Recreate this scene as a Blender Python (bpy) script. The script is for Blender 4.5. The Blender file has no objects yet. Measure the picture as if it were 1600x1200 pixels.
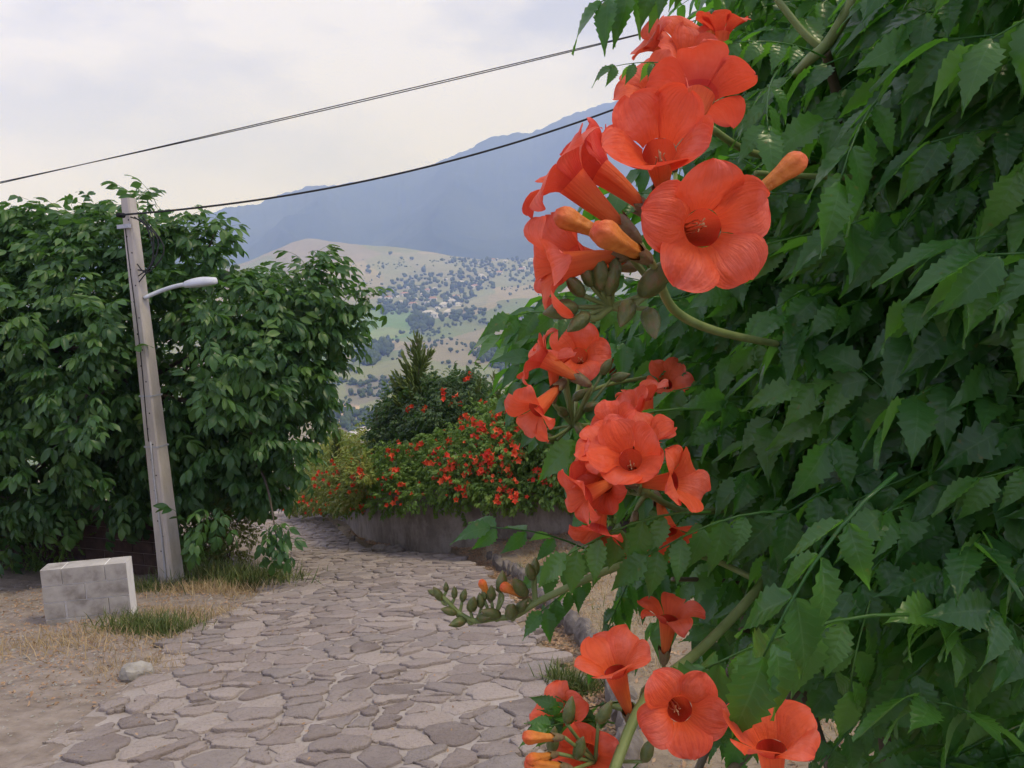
import bpy, math, random
import numpy as np
from mathutils import Matrix, Vector

# ------------------------------------------------------------------ camera, world, sun, exposure
scene = bpy.context.scene
COL = scene.collection
PITCH, ROLL, FPX = math.radians(8.0), math.radians(2.3), 1200.0     # focal length in pixels of the 1600 px wide picture
_f = np.array([0, math.cos(PITCH), -math.sin(PITCH)]); _r = np.array([1.0, 0, 0]); _u = np.array([0, math.sin(PITCH), math.cos(PITCH)])
CR = _r * math.cos(ROLL) - _u * math.sin(ROLL)
CU = _u * math.cos(ROLL) + _r * math.sin(ROLL)
CF = _f
EYE = np.array([0.0, 0.0, 1.6])
cam = bpy.data.cameras.new('camera'); camo = bpy.data.objects.new('camera', cam); COL.objects.link(camo)
cam.sensor_width = 36; cam.lens = 36 * FPX / 1600; cam.clip_start = 0.02; cam.clip_end = 40000
M = Matrix.Identity(4)
for i in range(3):
    M[i][0], M[i][1], M[i][2], M[i][3] = CR[i], CU[i], -CF[i], EYE[i]
camo.matrix_world = M
scene.camera = camo

SUN_EL, SUN_AZ = math.radians(60), math.radians(105)                # sun high to the right, behind the vine; azimuth clockwise from +Y
world = bpy.data.worlds.new('World'); scene.world = world; world.use_nodes = True
wn = world.node_tree; wn.nodes.clear()
def W(t, **k):
    n = wn.nodes.new(t)
    for a, b in k.items(): setattr(n, a, b)
    return n
sky = W('ShaderNodeTexSky', sky_type='NISHITA', sun_disc=False, sun_elevation=SUN_EL, sun_rotation=SUN_AZ, altitude=900, air_density=1.2, dust_density=3.0)
tc = W('ShaderNodeTexCoord'); mp = W('ShaderNodeMapping'); mp.inputs['Scale'].default_value = (1.0, 1.0, 2.6)
n1 = W('ShaderNodeTexNoise'); n1.inputs['Scale'].default_value = 3.2; n1.inputs['Detail'].default_value = 5; n1.inputs['Roughness'].default_value = 0.5
rp = W('ShaderNodeValToRGB')
rp.color_ramp.elements[0].position = 0.40; rp.color_ramp.elements[0].color = (5.9, 6.0, 7.9, 1)
rp.color_ramp.elements[1].position = 0.55; rp.color_ramp.elements[1].color = (10.2, 10.0, 11.8, 1)
sx = W('ShaderNodeSeparateXYZ'); el = W('ShaderNodeMapRange'); el.inputs[1].default_value = 0.0; el.inputs[2].default_value = 0.32
hz = W('ShaderNodeMix', data_type='RGBA'); hz.inputs[6].default_value = (10.7, 10.8, 17.3, 1)
mx = W('ShaderNodeMix', data_type='RGBA'); mx.inputs[0].default_value = 0.88
bg = W('ShaderNodeBackground'); bg.inputs[1].default_value = 0.1; wo = W('ShaderNodeOutputWorld')
L_ = wn.links.new
L_(tc.outputs['Generated'], mp.inputs[0]); L_(mp.outputs[0], n1.inputs['Vector']); L_(n1.outputs[0], rp.inputs[0])
L_(tc.outputs['Generated'], sx.inputs[0]); L_(sx.outputs[2], el.inputs[0])
L_(el.outputs[0], hz.inputs[0]); L_(rp.outputs[0], hz.inputs[7])
L_(sky.outputs[0], mx.inputs[6]); L_(hz.outputs[2], mx.inputs[7]); L_(mx.outputs[2], bg.inputs[0]); L_(bg.outputs[0], wo.inputs[0])

sl = bpy.data.lights.new('sun', 'SUN'); sl.energy = 1.9; sl.angle = math.radians(12); sl.color = (1.0, 0.91, 0.78)
so = bpy.data.objects.new('sun', sl); COL.objects.link(so)
sd = Vector((math.sin(SUN_AZ) * math.cos(SUN_EL), math.cos(SUN_AZ) * math.cos(SUN_EL), math.sin(SUN_EL)))
so.rotation_euler = sd.to_track_quat('Z', 'Y').to_euler(); so.location = (0, 0, 60)
vs = scene.view_settings; vs.view_transform = 'Standard'; vs.look = 'None'; vs.exposure = 0.08; vs.gamma = 1.0; vs.use_curve_mapping = False
cy = scene.cycles; cy.use_denoising = True; cy.max_bounces = 7; cy.diffuse_bounces = 3; cy.glossy_bounces = 2; cy.transmission_bounces = 4; cy.transparent_max_bounces = 6
cy.volume_bounces = 1; cy.caustics_reflective = False; cy.caustics_refractive = False

# ------------------------------------------------------------------ helpers
rng = np.random.default_rng(7)
def norm(a):
    a = np.asarray(a, float); return a / np.maximum(np.linalg.norm(a, axis=-1, keepdims=True), 1e-9)
def ray(px, py): return CF + CR * ((px - 800) / FPX) - CU * ((py - 600) / FPX)
def at(px, py, D): return EYE + ray(px, py) * D                       # a point at distance D in front of the camera
def proj(p):
    q = np.asarray(p, float) - EYE; D = q @ CF
    D = np.where(np.abs(D) < 1e-6, 1e-6, D)
    return 800 + FPX * (q @ CR) / D, 600 - FPX * (q @ CU) / D, D
def cdir(x, y, z): return norm(CR * x + CU * y - CF * z)              # right, up, towards the viewer
SL = math.tan(math.radians(14))                                       # the lane falls at 14 degrees
def road_z(x, y):
    y = np.asarray(y, float)
    return -SL * y
def on_road(px, py, h=0.0):
    d = ray(px, py); t = (h - EYE[2]) / (d[2] + SL * d[1]); return EYE + d * t

_tab = np.random.default_rng(3).random((256, 256))
def vnoise(x, y):
    xi = np.floor(x).astype(int); yi = np.floor(y).astype(int); fx = x - xi; fy = y - yi
    fx = fx * fx * (3 - 2 * fx); fy = fy * fy * (3 - 2 * fy)
    a = _tab[xi % 256, yi % 256]; b = _tab[(xi + 1) % 256, yi % 256]; c = _tab[xi % 256, (yi + 1) % 256]; d = _tab[(xi + 1) % 256, (yi + 1) % 256]
    return (a + (b - a) * fx) * (1 - fy) + (c + (d - c) * fx) * fy
def fbm(x, y, o=4):
    x = np.asarray(x, float); y = np.asarray(y, float); s = 0; a = 0.5
    for i in range(o):
        s = s + a * vnoise(x * 2 ** i + 17.3 * i, y * 2 ** i + 9.1 * i); a *= 0.5
    return s
def sstep(a, b, x):
    t = np.clip((np.asarray(x, float) - a) / (b - a), 0, 1); return t * t * (3 - 2 * t)
def in_poly(px, py, poly):
    poly = np.asarray(poly, float); px = np.asarray(px, float); py = np.asarray(py, float); ins = np.zeros(px.shape, bool); n = len(poly); j = n - 1
    for i in range(n):
        xi, yi = poly[i]; xj, yj = poly[j]
        c = ((yi > py) != (yj > py)) & (px < (xj - xi) * (py - yi) / (yj - yi + 1e-12) + xi); ins ^= c; j = i
    return ins

WM = {}                                                               # world matrices of everything that parents something
def link(o, parent=None, mat=None, world=None):
    COL.objects.link(o)
    w = world if world is not None else Matrix.Identity(4)
    if parent is not None:
        o.parent = parent; o.matrix_parent_inverse = WM[parent].inverted()
    o.matrix_basis = w
    WM[o] = w
    if mat is not None and o.data is not None and not o.data.materials: o.data.materials.append(mat)
    return o
def mesh_of(name, v, f, uv=None, rnd=None, smooth=True, col=None):
    me = bpy.data.meshes.new(name); v = np.asarray(v, float)
    if isinstance(f, tuple):                                          # (flat loops, sizes)
        loops, sizes = f
    else:
        sizes = np.array([len(q) for q in f]); loops = np.array([i for q in f for i in q])
    me.vertices.add(len(v)); me.vertices.foreach_set('co', v.astype(np.float32).ravel())
    me.loops.add(len(loops)); me.loops.foreach_set('vertex_index', loops.astype(np.int32))
    me.polygons.add(len(sizes)); st = np.concatenate([[0], np.cumsum(sizes)[:-1]])
    me.polygons.foreach_set('loop_start', st.astype(np.int32))
    me.polygons.foreach_set('use_smooth', np.full(len(sizes), smooth))
    if uv is not None:
        l = me.uv_layers.new(name='UVMap'); l.data.foreach_set('uv', np.asarray(uv, np.float32)[loops].ravel())
    if rnd is not None:
        a = me.attributes.new('rnd', 'FLOAT', 'POINT'); a.data.foreach_set('value', np.asarray(rnd, np.float32))
    if col is not None:
        a = me.color_attributes.new('tint', 'FLOAT_COLOR', 'POINT'); c = np.ones((len(v), 4), np.float32); c[:, :3] = col; a.data.foreach_set('color', c.ravel())
    me.update(calc_edges=True); me.validate()
    return me
def obj(name, v, f, mat, parent=None, world=None, **k):
    return link(bpy.data.objects.new(name, mesh_of(name, v, f, **k)), parent, mat, world)
def empty(name, loc):
    return link(bpy.data.objects.new(name, None), None, None, Matrix.Translation(Vector(loc)))
def tag(o, label=None, cat=None, group=None, kind=None):
    if label: o['label'] = label
    if cat: o['category'] = cat
    if group: o['group'] = group
    if kind: o['kind'] = kind
    return o

def frames(Y, Z):
    Y = norm(Y); Z = np.asarray(Z, float); Z = norm(Z - Y * np.sum(Y * Z, -1, keepdims=True)); X = np.cross(Y, Z)
    return np.stack([X, Y, Z], -1)                                    # columns
def mat4(R, p, s=1.0):
    m = Matrix.Identity(4)
    for i in range(3):
        for j in range(3): m[i][j] = R[i][j] * s
        m[i][3] = p[i]
    return m
class T:                                                              # a small mesh template
    def __init__(s, v, f, uv=None):
        s.v = np.asarray(v, float); s.f = [tuple(q) for q in f]; s.uv = np.asarray(uv, float) if uv is not None else np.zeros((len(s.v), 2))
        s.sz = np.array([len(q) for q in s.f]); s.lp = np.array([i for q in s.f for i in q])
    def moved(s, R, p, sc=1.0): return T((s.v * sc) @ np.asarray(R).T + p, s.f, s.uv)
def joinT(ts):
    v, f, uv, o = [], [], [], 0
    for t in ts:
        v.append(t.v); uv.append(t.uv); f += [tuple(i + o for i in q) for q in t.f]; o += len(t.v)
    return T(np.concatenate(v), f, np.concatenate(uv))
def scatter(name, temps, idx, R, P, S, mat, parent=None, rnd=None, smooth=True, kind='stuff'):
    """one mesh holding many placed copies of small templates"""
    if not isinstance(temps, (list, tuple)): temps = [temps]
    idx = np.asarray(idx); P = np.asarray(P, float); S = np.broadcast_to(np.asarray(S, float), (len(P),))
    if rnd is None: rnd = rng.random(len(P))
    V, LP, SZ, UV, RN, o = [], [], [], [], [], 0
    for k, t in enumerate(temps):
        m = np.nonzero(idx == k)[0]
        if len(m) == 0: continue
        v = np.einsum('nij,vj->nvi', R[m], t.v) * S[m, None, None] + P[m, None, :]
        V.append(v.reshape(-1, 3)); n = len(t.v)
        LP.append((t.lp[None, :] + (np.arange(len(m)) * n)[:, None] + o).ravel()); SZ.append(np.tile(t.sz, len(m)))
        UV.append(np.tile(t.uv, (len(m), 1))); RN.append(np.repeat(rnd[m], n)); o += n * len(m)
    ob = obj(name, np.concatenate(V), (np.concatenate(LP), np.concatenate(SZ)), mat, parent, uv=np.concatenate(UV), rnd=np.concatenate(RN), smooth=smooth)
    if kind: ob['kind'] = kind
    return ob
def tubeT(pts, rad, n=6, cap=True):
    pts = np.asarray(pts, float); rad = np.broadcast_to(np.asarray(rad, float), (len(pts),)); tg = norm(np.gradient(pts, axis=0))
    ref = np.array([0.0, 0, 1]) if abs(tg[0][2]) < 0.9 else np.array([1.0, 0, 0]); v, uv = [], []
    x = norm(np.cross(tg[0], ref))
    for i in range(len(pts)):
        x = norm(x - tg[i] * np.dot(x, tg[i])); y = np.cross(tg[i], x)
        for k in range(n):
            a = 2 * math.pi * k / n; v.append(pts[i] + rad[i] * (x * math.cos(a) + y * math.sin(a))); uv.append((k / n, i / len(pts)))
    f = [(i * n + k, i * n + (k + 1) % n, (i + 1) * n + (k + 1) % n, (i + 1) * n + k) for i in range(len(pts) - 1) for k in range(n)]
    if cap: f += [tuple(range(n))[::-1], tuple((len(pts) - 1) * n + k for k in range(n))]
    return T(v, f, uv)
def boxT(c, s, R=None):
    c = np.asarray(c, float); h = np.asarray(s, float) / 2
    v = np.array([[x, y, z] for x in (-1, 1) for y in (-1, 1) for z in (-1, 1)]) * h
    if R is not None: v = v @ np.asarray(R).T
    return T(v + c, [(0, 1, 3, 2), (4, 6, 7, 5), (0, 4, 5, 1), (2, 3, 7, 6), (0, 2, 6, 4), (1, 5, 7, 3)], [(0, 0)] * 8)
def put(name, t, mat, parent=None, world=None, smooth=True, rnd=None):
    return obj(name, t.v, t.f, mat, parent, world, uv=t.uv, smooth=smooth, rnd=rnd)
def spline(pts, n):
    pts = np.asarray(pts, float); k = len(pts); tt = np.linspace(0, k - 1 - 1e-6, n); out = []
    for t in tt:
        i = int(t); u = t - i; p0, p1, p2, p3 = pts[max(i - 1, 0)], pts[i], pts[min(i + 1, k - 1)], pts[min(i + 2, k - 1)]
        out.append(0.5 * (2 * p1 + (p2 - p0) * u + (2 * p0 - 5 * p1 + 4 * p2 - p3) * u * u + (3 * p1 - p0 - 3 * p2 + p3) * u ** 3))
    return np.array(out)

# ------------------------------------------------------------------ materials
class NT:
    def __init__(s, name):
        s.m = bpy.data.materials.new(name); s.m.use_nodes = True; s.t = s.m.node_tree; s.t.nodes.clear(); s.out = s.n('ShaderNodeOutputMaterial')
    def n(s, t, **k):
        x = s.t.nodes.new(t)
        for a, b in k.items(): setattr(x, a, b)
        return x
    def set(s, inp, v):
        if isinstance(v, bpy.types.NodeSocket): s.t.links.new(v, inp)
        elif isinstance(v, (tuple, list)) and len(v) == 3 and inp.type == 'RGBA': inp.default_value = (*v, 1)
        else: inp.default_value = v
    def coord(s, w='Object'): return s.n('ShaderNodeTexCoord').outputs[w]
    def pos(s): return s.n('ShaderNodeNewGeometry').outputs['Position']
    def noise(s, co, scale, detail=4, rough=0.55, vscale=None):
        if vscale:
            mpn = s.n('ShaderNodeMapping'); s.set(mpn.inputs[0], co); mpn.inputs['Scale'].default_value = vscale; co = mpn.outputs[0]
        x = s.n('ShaderNodeTexNoise'); s.set(x.inputs['Vector'], co); x.inputs['Scale'].default_value = scale; x.inputs['Detail'].default_value = detail; x.inputs['Roughness'].default_value = rough
        return x.outputs[0]
    def ramp(s, fac, stops):
        x = s.n('ShaderNodeValToRGB'); s.set(x.inputs[0], fac); e = x.color_ramp.elements
        while len(e) < len(stops): e.new(0.5)
        for q, (p, c) in zip(e, stops): q.position = p; q.color = (*c, 1) if not isinstance(c, float) else (c, c, c, 1)
        return x.outputs[0]
    def mix(s, fac, a, b, blend='MIX'):
        x = s.n('ShaderNodeMix', data_type='RGBA', blend_type=blend); s.set(x.inputs[0], fac); s.set(x.inputs[6], a); s.set(x.inputs[7], b); return x.outputs[2]
    def math(s, op, a, b=0.0, c=0.0):
        x = s.n('ShaderNodeMath', operation=op); s.set(x.inputs[0], a); s.set(x.inputs[1], b); s.set(x.inputs[2], c); return x.outputs[0]
    def attr(s, name, o='Fac'): return s.n('ShaderNodeAttribute', attribute_name=name).outputs[o]
    def rnd(s):                                                       # per copy in a joined mesh or per object
        return s.math('FRACT', s.math('ADD', s.attr('rnd'), s.n('ShaderNodeObjectInfo').outputs['Random']))
    def bump(s, h, st=0.3, dist=0.01):
        x = s.n('ShaderNodeBump'); s.set(x.inputs['Height'], h); x.inputs['Strength'].default_value = st; x.inputs['Distance'].default_value = dist; return x.outputs[0]
    def bsdf(s, col, rough=0.7, normal=None, spec=0.3, metal=0.0):
        b = s.n('ShaderNodeBsdfPrincipled'); s.set(b.inputs['Base Color'], col); s.set(b.inputs['Roughness'], rough); b.inputs['Specular IOR Level'].default_value = spec; b.inputs['Metallic'].default_value = metal
        if normal is not None: s.set(b.inputs['Normal'], normal)
        return b.outputs[0]
    def trans(s, surf, col, fac, normal=None):
        t = s.n('ShaderNodeBsdfTranslucent'); s.set(t.inputs[0], col); x = s.n('ShaderNodeMixShader'); x.inputs[0].default_value = fac
        if normal is not None: s.set(t.inputs['Normal'], normal)
        s.t.links.new(surf, x.inputs[1]); s.t.links.new(t.outputs[0], x.inputs[2]); return x.outputs[0]
    def end(s, surf): s.t.links.new(surf, s.out.inputs[0]); return s.m
MAT = {}
def leaf_mat(name, tops, back, trans, tf=0.3, rough=0.4, veins=0, vein_col=None, spec=0.4):
    k = NT(name); r = k.rnd(); c = k.ramp(r, [(i / max(len(tops) - 1, 1), t) for i, t in enumerate(tops)]); nm = None
    if veins:
        uv = k.n('ShaderNodeSeparateXYZ'); k.set(uv.inputs[0], k.coord('UV')); au = k.math('ABSOLUTE', k.math('SUBTRACT', k.math('MULTIPLY', uv.outputs[0], 2.0), 1.0))
        ph = k.math('FRACT', k.math('MULTIPLY', k.math('SUBTRACT', uv.outputs[1], k.math('MULTIPLY', au, 0.13)), float(veins)))
        d = k.math('ABSOLUTE', k.math('SUBTRACT', ph, 0.5)); side = k.math('GREATER_THAN', d, 0.45); mid = k.math('LESS_THAN', au, 0.045)
        v = k.math('MAXIMUM', k.math('MULTIPLY', side, 0.6), mid); c = k.mix(k.math('MULTIPLY', v, 0.42), c, vein_col)
        nm = k.bump(d, 0.22, 0.003)
    nz = k.noise(k.pos(), 14, 3); c = k.mix(k.math('MULTIPLY', nz, 0.35), c, tuple(x * 1.9 for x in tops[0]))
    if veins: sp = k.noise(k.pos(), 95, 2); c = k.mix(k.ramp(sp, [(.70, 0.0), (.76, .7)]), c, (.16, .10, .03))
    bf = k.n('ShaderNodeNewGeometry').outputs['Backfacing']; c2 = k.mix(bf, c, back)
    ro = k.math('ADD', rough, k.math('MULTIPLY', bf, 0.25))
    MAT[name] = k.end(k.trans(k.bsdf(c2, ro, nm, spec), trans, tf)); return MAT[name]
leaf_mat('vine_leaf', [(.022, .070, .020), (.034, .100, .026), (.052, .135, .030), (.095, .20, .036)], (.085, .15, .055), (.18, .52, .035), 0.36, 0.30, 8, (.12, .22, .09))
leaf_mat('vine_leaf_far', [(.070, .135, .026), (.10, .185, .034), (.14, .235, .042), (.20, .30, .055)], (.12, .19, .06), (.22, .42, .04), 0.32, 0.5)
leaf_mat('vine_leaf_dry', [(.13, .20, .035), (.19, .25, .04), (.26, .29, .055), (.30, .25, .07)], (.18, .19, .06), (.26, .30, .04), 0.28, 0.55)
leaf_mat('walnut_leaf', [(.030, .078, .024), (.042, .105, .028), (.062, .14, .032), (.11, .20, .040)], (.075, .135, .045), (.13, .33, .03), 0.28, 0.42)
leaf_mat('conifer', [(.085, .13, .026), (.12, .17, .032), (.16, .21, .038)], (.05, .08, .02), (.1, .16, .03), 0.12, 0.6)
leaf_mat('shrub_yellow', [(.09, .12, .025), (.14, .16, .03), (.20, .20, .04)], (.15, .17, .05), (.25, .3, .04), 0.25, 0.5)
leaf_mat('dry_blade', [(.30, .21, .11), (.42, .31, .17), (.52, .41, .24), (.24, .20, .09)], (.42, .32, .18), (.4, .3, .15), 0.2, 0.7)
leaf_mat('green_blade', [(.05, .09, .02), (.09, .13, .03), (.15, .17, .05), (.28, .24, .10)], (.1, .13, .04), (.15, .22, .04), 0.2, 0.6)
leaf_mat('litter', [(.22, .13, .07), (.34, .22, .13), (.45, .32, .20), (.14, .09, .06)], (.35, .24, .15), (.3, .2, .1), 0.1, 0.8)
leaf_mat('climber_dark', [(.030, .062, .018), (.042, .085, .022), (.06, .11, .028)], (.06, .10, .035), (.1, .24, .03), 0.25, 0.5)
leaf_mat('far_foliage', [(.045, .072, .030), (.060, .090, .034), (.080, .105, .040)], (.03, .05, .03), (.04, .07, .03), 0.05, 0.8, spec=0.1)

def simple(name, stops, scale, rough=0.8, bump=0.3, dist=0.01, vscale=None, spec=0.25, detail=6, co='pos'):
    k = NT(name); p = k.pos() if co == 'pos' else k.coord('Object'); nz = k.noise(p, scale, detail, 0.6, vscale); c = k.ramp(nz, stops)
    MAT[name] = k.end(k.bsdf(c, rough, k.bump(nz, bump, dist), spec)); return MAT[name]
simple('bark', [(.3, (.05, .04, .03)), (.7, (.16, .13, .10))], 9, .9, .8, .03, (1, 1, .25))
simple('stem_green', [(.3, (.12, .17, .05)), (.7, (.20, .25, .09))], 30, .5, .2, .002)
simple('stem_wood', [(.3, (.07, .055, .035)), (.7, (.17, .14, .09))], 40, .8, .5, .003)
simple('dirt', [(.3, (.185, .150, .122)), (.5, (.26, .215, .178)), (.7, (.34, .29, .245))], 6.0, .95, .9, .05, detail=9)
simple('rock', [(.3, (.19, .175, .155)), (.7, (.40, .38, .33))], 9, .9, .8, .03)
simple('block', [(.3, (.22, .20, .18)), (.48, (.38, .36, .33)), (.7, (.50, .48, .44))], 5, .9, .5, .01)
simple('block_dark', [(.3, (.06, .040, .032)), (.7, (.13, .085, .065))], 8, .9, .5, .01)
simple('rust', [(.3, (.075, .03, .02)), (.7, (.14, .06, .035))], 12, .8, .4, .006)
simple('white_plaster', [(.3, (.62, .61, .58)), (.7, (.76, .75, .72))], 6, .9, .2, .006)
simple('cable', [(.3, (.02, .02, .022)), (.7, (.03, .03, .032))], 40, .6, .1, .002)
simple('steel', [(.3, (.33, .34, .35)), (.7, (.44, .45, .46))], 25, .45, .1, .002, spec=.5)
simple('lamp_grey', [(.3, (.50, .53, .55)), (.7, (.60, .63, .65))], 10, .4, .05, .002, spec=.5)
simple('dark_hole', [(.3, (.01, .01, .01)), (.7, (.015, .015, .015))], 10, .9, .05, .002)
simple('house_wall', [(.3, (.62, .60, .56)), (.7, (.78, .76, .72))], .5, .9, .05)
simple('house_roof', [(.3, (.46, .43, .38)), (.7, (.62, .58, .52))], .4, .6, .05)
simple('house_roof_red', [(.3, (.34, .18, .13)), (.7, (.44, .26, .19))], .4, .7, .05)
def concrete():
    k = NT('pole_concrete'); p = k.pos(); a = k.noise(p, 5, 7, .7, (1, 1, .30)); b = k.noise(p, 40, 6, .7)
    c = k.ramp(a, [(.3, (.42, .38, .32)), (.55, (.54, .495, .425)), (.75, (.62, .575, .50))]); c = k.mix(k.math('MULTIPLY', b, .35), c, (.25, .23, .2))
    MAT['pole_concrete'] = k.end(k.bsdf(c, .9, k.bump(b, .4, .006)))
    k = NT('wall_plaster'); p = k.pos(); a = k.noise(p, 1.6, 7, .65, (1, 1, .55)); b = k.noise(p, 16, 6, .65); s2 = k.noise(p, 3.0, 6, .7, (1, 1, .45))
    c = k.ramp(a, [(.32, (.12, .098, .08)), (.5, (.22, .188, .158)), (.68, (.34, .30, .26))])
    c = k.mix(k.ramp(s2, [(.46, 0.0), (.6, .7)]), c, (.40, .36, .315)); c = k.mix(k.math('MULTIPLY', b, .4), c, (.10, .085, .07))
    MAT['wall_plaster'] = k.end(k.bsdf(c, .95, k.bump(b, .6, .02)))
    k = NT('stone'); p = k.pos(); oi = k.rnd(); a = k.noise(p, 4.5, 6, .6); b = k.noise(p, 38, 5, .65); c0 = k.ramp(oi, [(0, (.20, .165, .148)), (.2, (.31, .255, .225)), (.45, (.27, .235, .215)), (.7, (.36, .30, .265)), (1, (.43, .365, .32))])
    c = k.mix(k.ramp(a, [(.40, 0.0), (.68, .55)]), c0, (.36, .315, .285)); c = k.mix(k.ramp(b, [(.52, 0.0), (.75, .5)]), c, (.14, .115, .10))
    MAT['stone'] = k.end(k.bsdf(c, .88, k.bump(k.math('ADD', k.noise(p, 13, 6, .7, (1, 1, 1)), k.math('MULTIPLY', b, .6)), .95, .035)))
    k = NT('mortar'); p = k.pos(); a = k.noise(p, 2.2, 6, .6); b = k.noise(p, 55, 5, .7)
    c = k.ramp(a, [(.3, (.32, .28, .25)), (.7, (.45, .40, .36))]); c = k.mix(k.ramp(b, [(.5, 0.0), (.8, .6)]), c, (.2, .17, .15))
    MAT['mortar'] = k.end(k.bsdf(c, .95, k.bump(b, .7, .015)))
    k = NT('verge'); p = k.pos(); a = k.noise(p, 1.4, 6, .6); b = k.noise(p, 22, 6, .7)
    c = k.ramp(a, [(.3, (.20, .155, .11)), (.5, (.31, .245, .17)), (.7, (.40, .33, .23))]); c = k.mix(k.ramp(b, [(.45, 0.0), (.75, .7)]), c, (.13, .10, .07))
    MAT['verge'] = k.end(k.bsdf(c, .95, k.bump(b, .8, .03)))
    k = NT('valley'); p = k.pos(); t = k.attr('tint', 'Color'); a = k.noise(p, .012, 7, .65); b = k.noise(p, .05, 5, .7)
    c = k.mix(k.ramp(a, [(.40, 0.0), (.70, .45)]), t, (.21, .185, .13)); c = k.mix(k.ramp(b, [(.52, 0.0), (.8, .45)]), c, (.12, .125, .075))
    MAT['valley'] = k.end(k.bsdf(c, .95, None, .1))
    k = NT('mountain'); p = k.pos(); a = k.noise(p, .0022, 7, .65); b = k.noise(p, .02, 5, .7)
    c = k.ramp(a, [(.35, (.022, .040, .030)), (.65, (.050, .070, .048))]); c = k.mix(k.ramp(b, [(.5, 0.0), (.8, .5)]), c, (.085, .09, .065))
    MAT['mountain'] = k.end(k.bsdf(c, .95, None, .1))
concrete()
def petal_mats():
    k = NT('petal'); uv = k.n('ShaderNodeSeparateXYZ'); k.set(uv.inputs[0], k.coord('UV')); u, v = uv.outputs[0], uv.outputs[1]
    bf = k.n('ShaderNodeNewGeometry').outputs['Backfacing']; oi = k.rnd()
    cs = k.n('ShaderNodeCombineXYZ'); k.set(cs.inputs[0], k.math('MULTIPLY', u, 17.0)); k.set(cs.inputs[1], k.math('MULTIPLY', v, 2.6)); k.set(cs.inputs[2], k.math('MULTIPLY', oi, 40.0))
    vn = k.noise(cs.outputs[0], 1.0, 4, .6)
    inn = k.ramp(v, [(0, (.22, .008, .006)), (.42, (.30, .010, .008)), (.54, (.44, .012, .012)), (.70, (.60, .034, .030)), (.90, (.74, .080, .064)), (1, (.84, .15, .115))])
    outc = k.ramp(v, [(0, (.72, .22, .05)), (.3, (.80, .20, .045)), (.55, (.80, .13, .035)), (1, (.80, .095, .042))])
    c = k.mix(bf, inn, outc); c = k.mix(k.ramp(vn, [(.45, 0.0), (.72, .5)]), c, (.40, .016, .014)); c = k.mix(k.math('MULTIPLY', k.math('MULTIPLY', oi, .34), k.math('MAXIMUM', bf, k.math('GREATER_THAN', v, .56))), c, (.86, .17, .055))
    bl = k.noise(k.coord('Object'), .55, 3); c = k.mix(k.math('MULTIPLY', k.ramp(bl, [(.46, 0.0), (.72, .6)]), k.ramp(v, [(.55, 0.0), (.75, 1.0)])), c, (.90, .26, .19))
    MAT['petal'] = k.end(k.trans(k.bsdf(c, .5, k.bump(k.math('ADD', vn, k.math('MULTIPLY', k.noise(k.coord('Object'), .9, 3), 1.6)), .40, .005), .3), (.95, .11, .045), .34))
    k = NT('petal_far'); oi = k.rnd(); c = k.ramp(oi, [(0, (.74, .055, .035)), (.5, (.85, .10, .05)), (1, (.88, .19, .07))]); MAT['petal_far'] = k.end(k.trans(k.bsdf(c, .55), (.9, .12, .03), .25))
    k = NT('bud_orange'); p = k.coord('Object'); nz = k.noise(p, 1.3, 5); uv = k.n('ShaderNodeSeparateXYZ'); k.set(uv.inputs[0], k.coord('UV'))
    c = k.ramp(uv.outputs[1], [(0, (.50, .23, .04)), (.5, (.72, .24, .05)), (1, (.70, .09, .035))]); c = k.mix(k.ramp(nz, [(.45, 0.0), (.7, .55)]), c, (.42, .09, .02)); MAT['bud_orange'] = k.end(k.trans(k.bsdf(c, .45, k.bump(nz, .5, .004)), (.8, .25, .04), .15))
    k = NT('calyx'); p = k.coord('Object'); nz = k.noise(p, 1.6, 5); c = k.ramp(nz, [(.3, (.10, .085, .035)), (.5, (.17, .115, .06)), (.7, (.15, .15, .055))]); MAT['calyx'] = k.end(k.bsdf(c, .5, k.bump(nz, .5, .003), .4))
    k = NT('bud_green'); p = k.coord('Object'); nz = k.noise(p, 1.6, 5); c = k.ramp(nz, [(.3, (.060, .085, .024)), (.5, (.10, .125, .036)), (.72, (.17, .105, .05))]); MAT['bud_green'] = k.end(k.bsdf(c, .45, k.bump(nz, .5, .003), .4))
    simple('stamen', [(.3, (.72, .50, .22)), (.7, (.80, .62, .34))], 200, .5, .1, .0005)
petal_mats()

# ------------------------------------------------------------------ valley, mountain, woods, village
_pr = [0, 45, 200, 450, 600, 900, 1300, 1700, 2200, 2600, 3000, 3800]
_pz = [0, -11.4, -50, -112, -119, -114, -98, -66, -14, 14, 20, 30]
def _hill(x, y, az, r, amp, sx, sy, p=1.6):
    a = math.radians(az); cx, cyy = r * math.sin(a), r * math.cos(a); dx, dy = x - cx, y - cyy
    lx = dx * math.cos(a) - dy * math.sin(a); ly = dx * math.sin(a) + dy * math.cos(a)
    return amp * np.exp(-(((lx / sx) ** 2 + (ly / sy) ** 2) ** (p / 2)))
def valley_z(x, y):
    x = np.asarray(x, float); y = np.asarray(y, float); r = np.hypot(x, y)
    z = np.interp(r, _pr, _pz)
    z = z + _hill(x, y, -14.3, 2600, 128, 300, 420, 1.35) + _hill(x, y, -7.5, 2700, 45, 260, 300) + _hill(x, y, 3, 2650, 38, 420, 260)
    z = z + _hill(x, y, 1.5, 1560, 34, 150, 190, 2) + _hill(x, y, -5.0, 960, 16, 85, 130, 2) + _hill(x, y, -13, 880, 14, 90, 110, 2) + _hill(x, y, 6, 1100, 40, 160, 200, 2)
    k = sstep(350, 800, r)
    z = z + k * ((fbm(x / 420, y / 420, 4) - .47) * 46 + (fbm(x / 90 + 5, y / 90, 4) - .47) * 12)
    return z
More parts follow.
